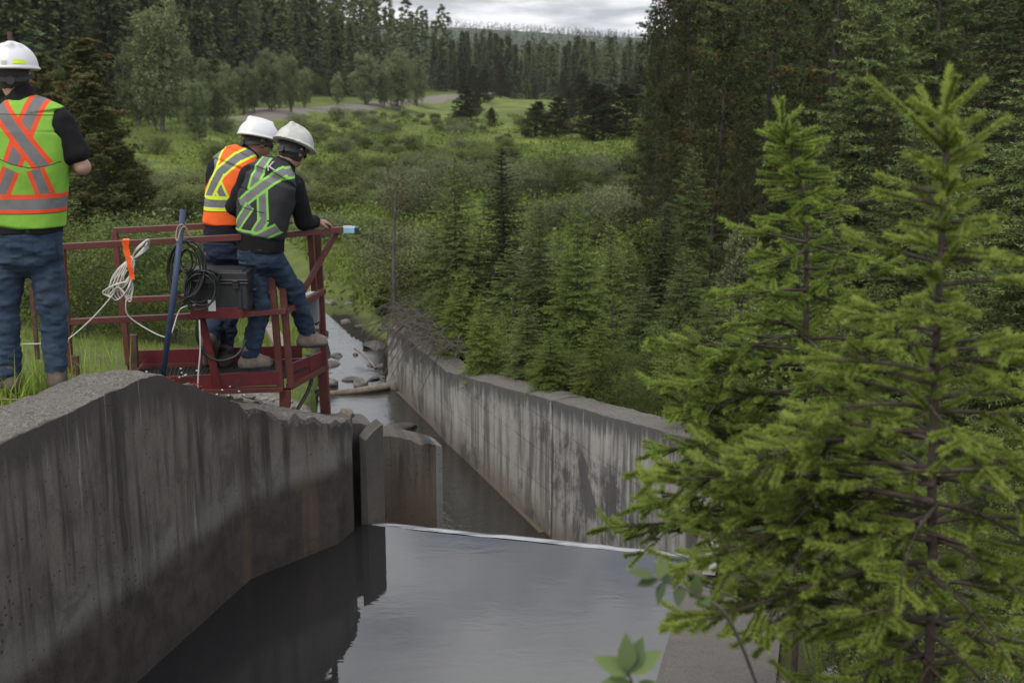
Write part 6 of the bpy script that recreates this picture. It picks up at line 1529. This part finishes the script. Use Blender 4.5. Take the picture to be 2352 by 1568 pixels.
    def at(V): return stripes(V, (V - P0) @ XV, (V - P0) @ ZV, [(conv(a), conv(b), wa, wb) for a, b, wa, wb in S['bands']], [[conv(q) for q in l] for l in S['lines']])
    garment(v, 'safety_vest', S['vest'], r, attrs=at, it=1)
    # boots
    for sd in 'LR':
        a, t = J['ank' + sd], J['toe' + sd]; f = Field(np.minimum(a, t) - .17, np.maximum(a, t) + .2, .006); dr = (t - a); sole_n = S.get('sole' + sd, np.array([0, 0, 1.]))
        fwd = dr - sole_n * (dr @ sole_n); fwd /= np.linalg.norm(fwd); heel = a - fwd * .045 - sole_n * .045
        f.cone(a + sole_n * .05, a - sole_n * .02, .058, .050, .02); f.cone(heel, t - sole_n * .012, .042, .045, .04); f.cone(a, t, .045, .034, .03)
        sx = np.cross(fwd, sole_n); zb = min((heel - a) @ sole_n - .028, (t - a) @ sole_n - .035); f.cut(a + sole_n * zb, -sole_n)
        bt = garment(f, 'boot', S.get('boot' + sd, M_boot), r, it=1)
        g = Field(np.minimum(a, t) - .17, np.maximum(a, t) + .17, .006); g.cone(heel - sole_n * .0, t - sole_n * .012, .046, .050, .04); g.cut(a + sole_n * (zb + .022), sole_n); g.cut(a + sole_n * (zb - .004), -sole_n)
        so = garment(g, 'sole', M_sole, r, it=0); so.parent = bt
    # hat with its band and rear strap
    hh = helmet(r, hc + HZ * S.get('hz', .040), fr, S['helm'], full=S.get('full', False), s=1.02)
    cb = hc + HZ * .012; aa = np.linspace(0, 2 * PI, 41); P = [cb + HX * .088 * math.cos(t) + HY * .112 * math.sin(t) - HZ * (.018 + .024 * max(0, -math.sin(t))) for t in aa]
    mbs = MB(); Vs = []
    for p_ in P: Vs += [p_ - HZ * .010, p_ + HZ * .012]
    Vs = np.array(Vs); cen = hc; mbs.add(np.vstack([Vs, Vs + unit(Vs - cen) * .004]), [[2 * i, 2 * i + 1, 2 * i + 3, 2 * i + 2] for i in range(40)] + [[82 + 2 * i + 2, 82 + 2 * i + 3, 82 + 2 * i + 1, 82 + 2 * i] for i in range(40)])
    mbs.build('head_strap', M_strap, r, off=np.array(r.location))
    kn = hc - HY * .112 - HZ * .032; MB().tube([kn + HY * .01, kn - HY * .012], .022, 14).build('strap_knob', M_strap, r, off=np.array(r.location))
    for (sx, az, wd, hgt, mt, nm) in S.get('tapes', []):
        hcz = hc + HZ * S.get('hz', .040); V = []
        n = 8
        for i in range(n + 1):
            t = az + (i / n - .5) * wd
            for q in (hgt - .011, hgt + .011):
                kk = math.sqrt(max(0, 1 - (q / .124) ** 2)) + .018; kk = math.sqrt(max(0, 1 - (q / .1306) ** 2)) + .012; V.append(hcz + HX * .1245 * kk * math.sin(t) - HY * .151 * kk * math.cos(t) + HZ * q)
        V = np.array(V); V2 = V - unit(V - hcz) * .004; m = len(V); Q = [[2 * i, 2 * i + 1, 2 * i + 3, 2 * i + 2] for i in range(n)]
        MB().add(np.vstack([V, V2]), Q + [[q + m for q in z[::-1]] for z in Q]).build(nm, mt, r, off=np.array(r.location))
    return r
up = np.array([0, 0, 1.0])
M_jean = cloth('blue_denim', (0.020, 0.034, 0.060), worn=(0.075, 0.105, 0.155)); M_jeand = cloth('dark_denim', (0.014, 0.022, 0.042), worn=(0.035, 0.055, 0.095))
M_shirt = cloth('black_knit', (0.009, 0.009, 0.010)); M_jkt = cloth('black_fleece', (0.008, 0.008, 0.009)); M_navy = cloth('navy_cotton', (0.010, 0.012, 0.018))
M_hair = plain('dark_hair', (0.016, 0.012, 0.010), .7, var=.4, scale=90, bump=.5)
M_sk1 = skinmat('fair_skin', (0.36, 0.21, 0.16)); M_sk2 = skinmat('tanned_skin', (0.26, 0.135, 0.09)); M_sk3 = skinmat('weathered_skin', (0.34, 0.19, 0.14))
M_v1 = vestmat('lime_mesh', (0.19, 0.40, 0.045), (0.70, 0.075, 0.025), (0.03, 0.05, 0.02)); M_v2 = vestmat('orange_mesh', (0.80, 0.12, 0.018), (0.60, 0.74, 0.05)); M_v3 = vestmat('charcoal_mesh', (0.026, 0.026, 0.030), (0.22, 0.50, 0.09), (0.004, 0.004, 0.005))
M_ylw = plain('lime_tape', (0.55, 0.72, 0.02), .5, var=.1); M_lab = plain('grey_label', (0.35, 0.38, 0.36), .5, var=.1)

# ---- left worker ------------------------------------------------------
y0 = 6.62
Wd = lambda u, v, d=0.0: W(u, v, y0 + d)
X1 = np.array([math.cos(R(6)), math.sin(R(6)), 0])
J = dict(neck=Wd(46, 218, .0), shL=Wd(-36, 282), shR=Wd(140, 280), elL=Wd(-78, 392, .06), elR=Wd(190, 384, .02), wrL=Wd(-20, 378, .30), wrR=Wd(128, 372, .27),
         hipL=Wd(22, 585), hipR=Wd(102, 585), kneeL=Wd(8, 715, .0), kneeR=Wd(122, 712, .03), ankL=Wd(24, 862, -.02), ankR=Wd(130, 856, .02), toeL=Wd(8, 868, .15), toeR=Wd(134, 862, .17))
for q in ('toeL', 'toeR'): J[q][2] = J['ank' + q[-1]][2] - .055
tor = [(Wd(62, 600), .165, .12), (Wd(62, 560), .182, .128), (Wd(62, 515), .176, .122), (Wd(64, 450), .180, .120), (Wd(64, 380), .200, .125), (Wd(62, 300), .212, .118), (Wd(58, 262), .185, .100), (Wd(52, 238), .110, .075)]
hd = Wd(32, 172, .02)
person('person', 'worker at the left edge in lime vest with orange crossed tape and white hard hat', Wd(75, 905), dict(
    J=J, X=X1, torso=tor, nj=3, ns=1, nv=2, up=up, vup=up, vz=up, belt=Wd(62, 520), shirt_hem=Wd(62, 534), vest_hem=Wd(62, 520), head=hd, head_fr=frame((-.22, 1, -.1), (0, 0.05, 1)), hz=.036,
    handL=dict(d=np.array([.7, .5, .1]), n=np.array([0, -.3, 1.]), curl=.7), handR=dict(d=np.array([-.7, .5, .1]), n=np.array([0, -.3, 1.]), curl=.7),
    skin=M_sk1, hair=M_hair, jeans=M_jean, shirt=M_shirt, long=False, armr=(.064, .068, .05), vest=M_v1, helm=M_helm, legr=(.100, .080, .066), k=418.0, pc=(62, 520), p0=Wd(62, 520),
    bands=[((124, 224), (60, 376), .052, .027), ((8, 214), (124, 384), .052, .027), ((55, 390), (27, 446), .046, .024), ((106, 390), (121, 446), .046, .024), ((-90, 465), (220, 465), .052, .028)],
    jl=[[(84, 548), (130, 548), (131, 590), (108, 602), (88, 590), (84, 548)], [(-6, 548), (42, 548), (40, 590), (20, 602), (-4, 590), (-6, 548)], [(62, 520), (63, 630)], [(-60, 538), (180, 538)], [(146, 560), (150, 720), (152, 850)]],
    lines=[[(32, 366), (60, 378), (95, 386), (130, 382), (156, 374)], [(32, 366), (30, 310), (26, 270)], [(-60, 268), (160, 274)], [(-10, 486), (160, 486)]],
    tapes=[(1, 0.42, .50, .026, M_ylw, 'yellow_tape'), (1, -0.75, .50, .026, M_ylw, 'yellow_tape'), (1, -.16, .22, .018, M_lab, 'hat_label')]))

# ---- orange vest ------------------------------------------------------
y0 = 8.72
X2 = np.array([math.cos(R(-8)), math.sin(R(-8)), 0])
J = dict(neck=Wd(574, 352, .05), shL=Wd(497, 388, .0), shR=Wd(598, 386, .0), elL=Wd(486, 462, .10), elR=Wd(610, 470, .12), wrL=Wd(530, 505, .30), wrR=Wd(640, 505, .28),
         hipL=Wd(496, 575), hipR=Wd(545, 575), kneeL=Wd(510, 690, .12), kneeR=Wd(530, 690, .05), ankL=Wd(482, 790, -.12), ankR=Wd(518, 812, .02), toeL=Wd(480, 828, -.02), toeR=Wd(530, 818, .15))
J['toeR'][2] = J['ankR'][2] - .055
tor = [(Wd(520, 590), .145, .115), (Wd(520, 555), .158, .125), (Wd(522, 515), .150, .118), (Wd(527, 465), .158, .118), (Wd(536, 420), .172, .125), (Wd(546, 385), .172, .115), (Wd(556, 362, .02), .130, .095), (Wd(564, 350, .04), .085, .07)]
vz = W(556, 362, y0) - W(522, 515, y0); vz[1] = 0; vz /= np.linalg.norm(vz)
X2v = np.array([1.0, 0, 0])
sn = np.array([0.05, -.75, .60]); sn /= np.linalg.norm(sn)
person('person', 'worker in an orange vest with yellow-edged tape bending over the rail beside the black case', Wd(520, 850), dict(
    J=J, X=X2, torso=tor, nj=3, ns=1, nv=2, up=up, vup=up, vz=up, belt=Wd(520, 535), shirt_hem=Wd(520, 552), vest_hem=Wd(520, 514), head=Wd(592, 327, .08), head_fr=frame((.85, .75, -.35), (.16, .22, 1)), hz=.036, hair_low=.03,
    handL=dict(d=np.array([.5, .8, 0]), n=np.array([0, 0, 1.])), handR=dict(d=np.array([.3, .8, 0]), n=np.array([0, 0, 1.])), soleL=sn,
    skin=M_sk2, hair=M_hair, jeans=M_jeand, shirt=M_navy, long=True, armr=(.060, .055, .045), vest=M_v2, helm=M_helm, legr=(.088, .072, .060), k=322.0, pc=(520, 514), p0=Wd(520, 514),
    bands=[((514, 338), (503, 394), .044, .028), ((511, 400), (538, 462), .041, .025), ((606, 340), (560, 366), .044, .028), ((566, 361), (522, 398), .044, .028), ((526, 394), (486, 462), .044, .028), ((400, 464), (640, 464), .052, .027)],
    lines=[[(470, 482), (560, 482)]]))

# ---- dark vest --------------------------------------------------------
y0 = 8.38
X3 = np.array([math.cos(R(-14)), math.sin(R(-14)), -0.14]); X3 /= np.linalg.norm(X3)
J = dict(neck=Wd(652, 382, .08), shL=Wd(572, 408, .02), shR=Wd(678, 424, .03), elL=Wd(539, 474, .08), elR=Wd(698, 508, .10), wrL=Wd(600, 522, .30), wrR=Wd(722, 509, .24),
         hipL=Wd(580, 588), hipR=Wd(620, 590), kneeL=Wd(600, 700, .04), kneeR=Wd(672, 664, .16), ankL=Wd(574, 818, .0), ankR=Wd(706, 768, .28), toeL=Wd(612, 826, .06), toeR=Wd(738, 782, .34))
J['toeL'][2] = J['ankL'][2] - .055; J['toeR'][2] = J['ankR'][2] - .058
tor = [(Wd(596, 605), .140, .115), (Wd(598, 575), .156, .125), (Wd(600, 535), .155, .120), (Wd(606, 490), .168, .122), (Wd(614, 445), .182, .128), (Wd(624, 412), .180, .118), (Wd(636, 392, .04), .130, .095), (Wd(645, 382, .06), .085, .07)]
vn_ = W(636, 392, 8.38) - W(600, 535, 8.38); vn_ /= np.linalg.norm(vn_)
person('person', 'worker in dark grey green-taped vest leaning on the rail, one foot on the kick plate', Wd(590, 852), dict(
    J=J, X=X3, torso=tor, nj=3, ns=1, nv=2, up=up, vup=up, vz=up, belt=Wd(598, 566), shirt_hem=Wd(598, 578), vest_hem=Wd(598, 552), head=Wd(672, 345, .12), head_fr=frame((.45, .95, -.45), (.28, .35, 1)), hz=.042, full=True, hair_low=.09,
    handL=dict(d=np.array([.6, .6, 0]), n=np.array([0, 0, 1.])), handR=dict(d=np.array([.75, .45, -.1]), n=np.array([-.2, -.3, 1.]), curl=.9),
    skin=M_sk3, hair=M_hair, jeans=M_jean, shirt=M_jkt, shirt_name='jacket', long=True, armr=(.066, .062, .048), vest=M_v3, helm=M_helmo, legr=(.092, .076, .062), k=334.0, pc=(600, 552), p0=Wd(600, 552), bootR=M_bootl, bootL=M_bootl,
    bootq=0, bands=[((596, 366), (588, 432), .044, .027), ((609, 425), (620, 500), .039, .024), ((690, 392), (636, 400), .044, .027), ((648, 394), (560, 466), .044, .027), ((585, 470), (556, 515), .039, .024), ((622, 500), (600, 540), .039, .024), ((500, 530), (602, 540), .044, .027), ((598, 548), (650, 520), .039, .024)],
    jl=[[(604, 588), (636, 592), (634, 622), (618, 630), (603, 620), (604, 588)], [(562, 586), (590, 588), (589, 618), (576, 626), (562, 614), (562, 586)], [(598, 560), (600, 640)]],
    lines=[[(583, 382), (630, 396), (654, 410)], [(552, 466), (570, 474), (620, 484)], [(552, 466), (558, 440)]]))
# letter mark on the jacket collar, laid on the cloth between the shoulders
vest = [o for o in bpy.data.objects if o.name.startswith('safety_vest')][-1]; per3 = vest.parent
fc = bpy.data.curves.new('collar_letter', 'FONT'); fc.body = 'K'; fc.size = 0.085; fc.extrude = 0.001; fc.align_x = 'CENTER'; fc.align_y = 'CENTER'
tmp = bpy.data.objects.new('tmp_letter', fc); C.objects.link(tmp); bpy.context.view_layer.update()
me = bpy.data.meshes.new_from_object(tmp.evaluated_get(bpy.context.evaluated_depsgraph_get())); bpy.data.objects.remove(tmp)
co = np.zeros(len(me.vertices) * 3); me.vertices.foreach_get('co', co); co = co.reshape(-1, 3)
vc = np.zeros(len(vest.data.vertices) * 3); vest.data.vertices.foreach_get('co', vc); vc = vc.reshape(-1, 3)
c0 = W(629, 380, 8.38) - np.array(per3.location); rt = np.array([.98, -.1, .12]); upv = np.array([-.12, .3, .95]); out = []
for x, y_, z in co:
    q = c0 + rt * x * 1.1 + upv * y_; dd = (vc[:, 0] - q[0]) ** 2 + (vc[:, 2] - q[2]) ** 2; near = vc[dd < .0004]; yb = near[:, 1].min() if len(near) else q[1]
    out.append([q[0], yb - .004 - z, q[2]])
me.vertices.foreach_set('co', np.array(out, np.float32).ravel()); me.materials.clear(); me.materials.append(M_lab); me.update()
obj('collar_letter', me, per3)

# ------------------------------------------------------------------ air
hz = MB().box((0, 1000, 20), (2600, 2400, 80)).build('haze', None)
m = bpy.data.materials.new('haze_air'); m.use_nodes = True; nt = m.node_tree; nt.nodes.remove(nt.nodes['Principled BSDF'])
pv = nt.nodes.new('ShaderNodeVolumePrincipled'); pv.inputs['Color'].default_value = (0.86, 0.90, 0.96, 1); pv.inputs['Density'].default_value = 0.00013; pv.inputs['Anisotropy'].default_value = 0.2
nt.links.new(pv.outputs[0], nt.nodes['Material Output'].inputs['Volume'])
hz.data.materials.clear(); hz.data.materials.append(m); tag(hz, 'thin haze filling the valley air', 'haze', kind='stuff')
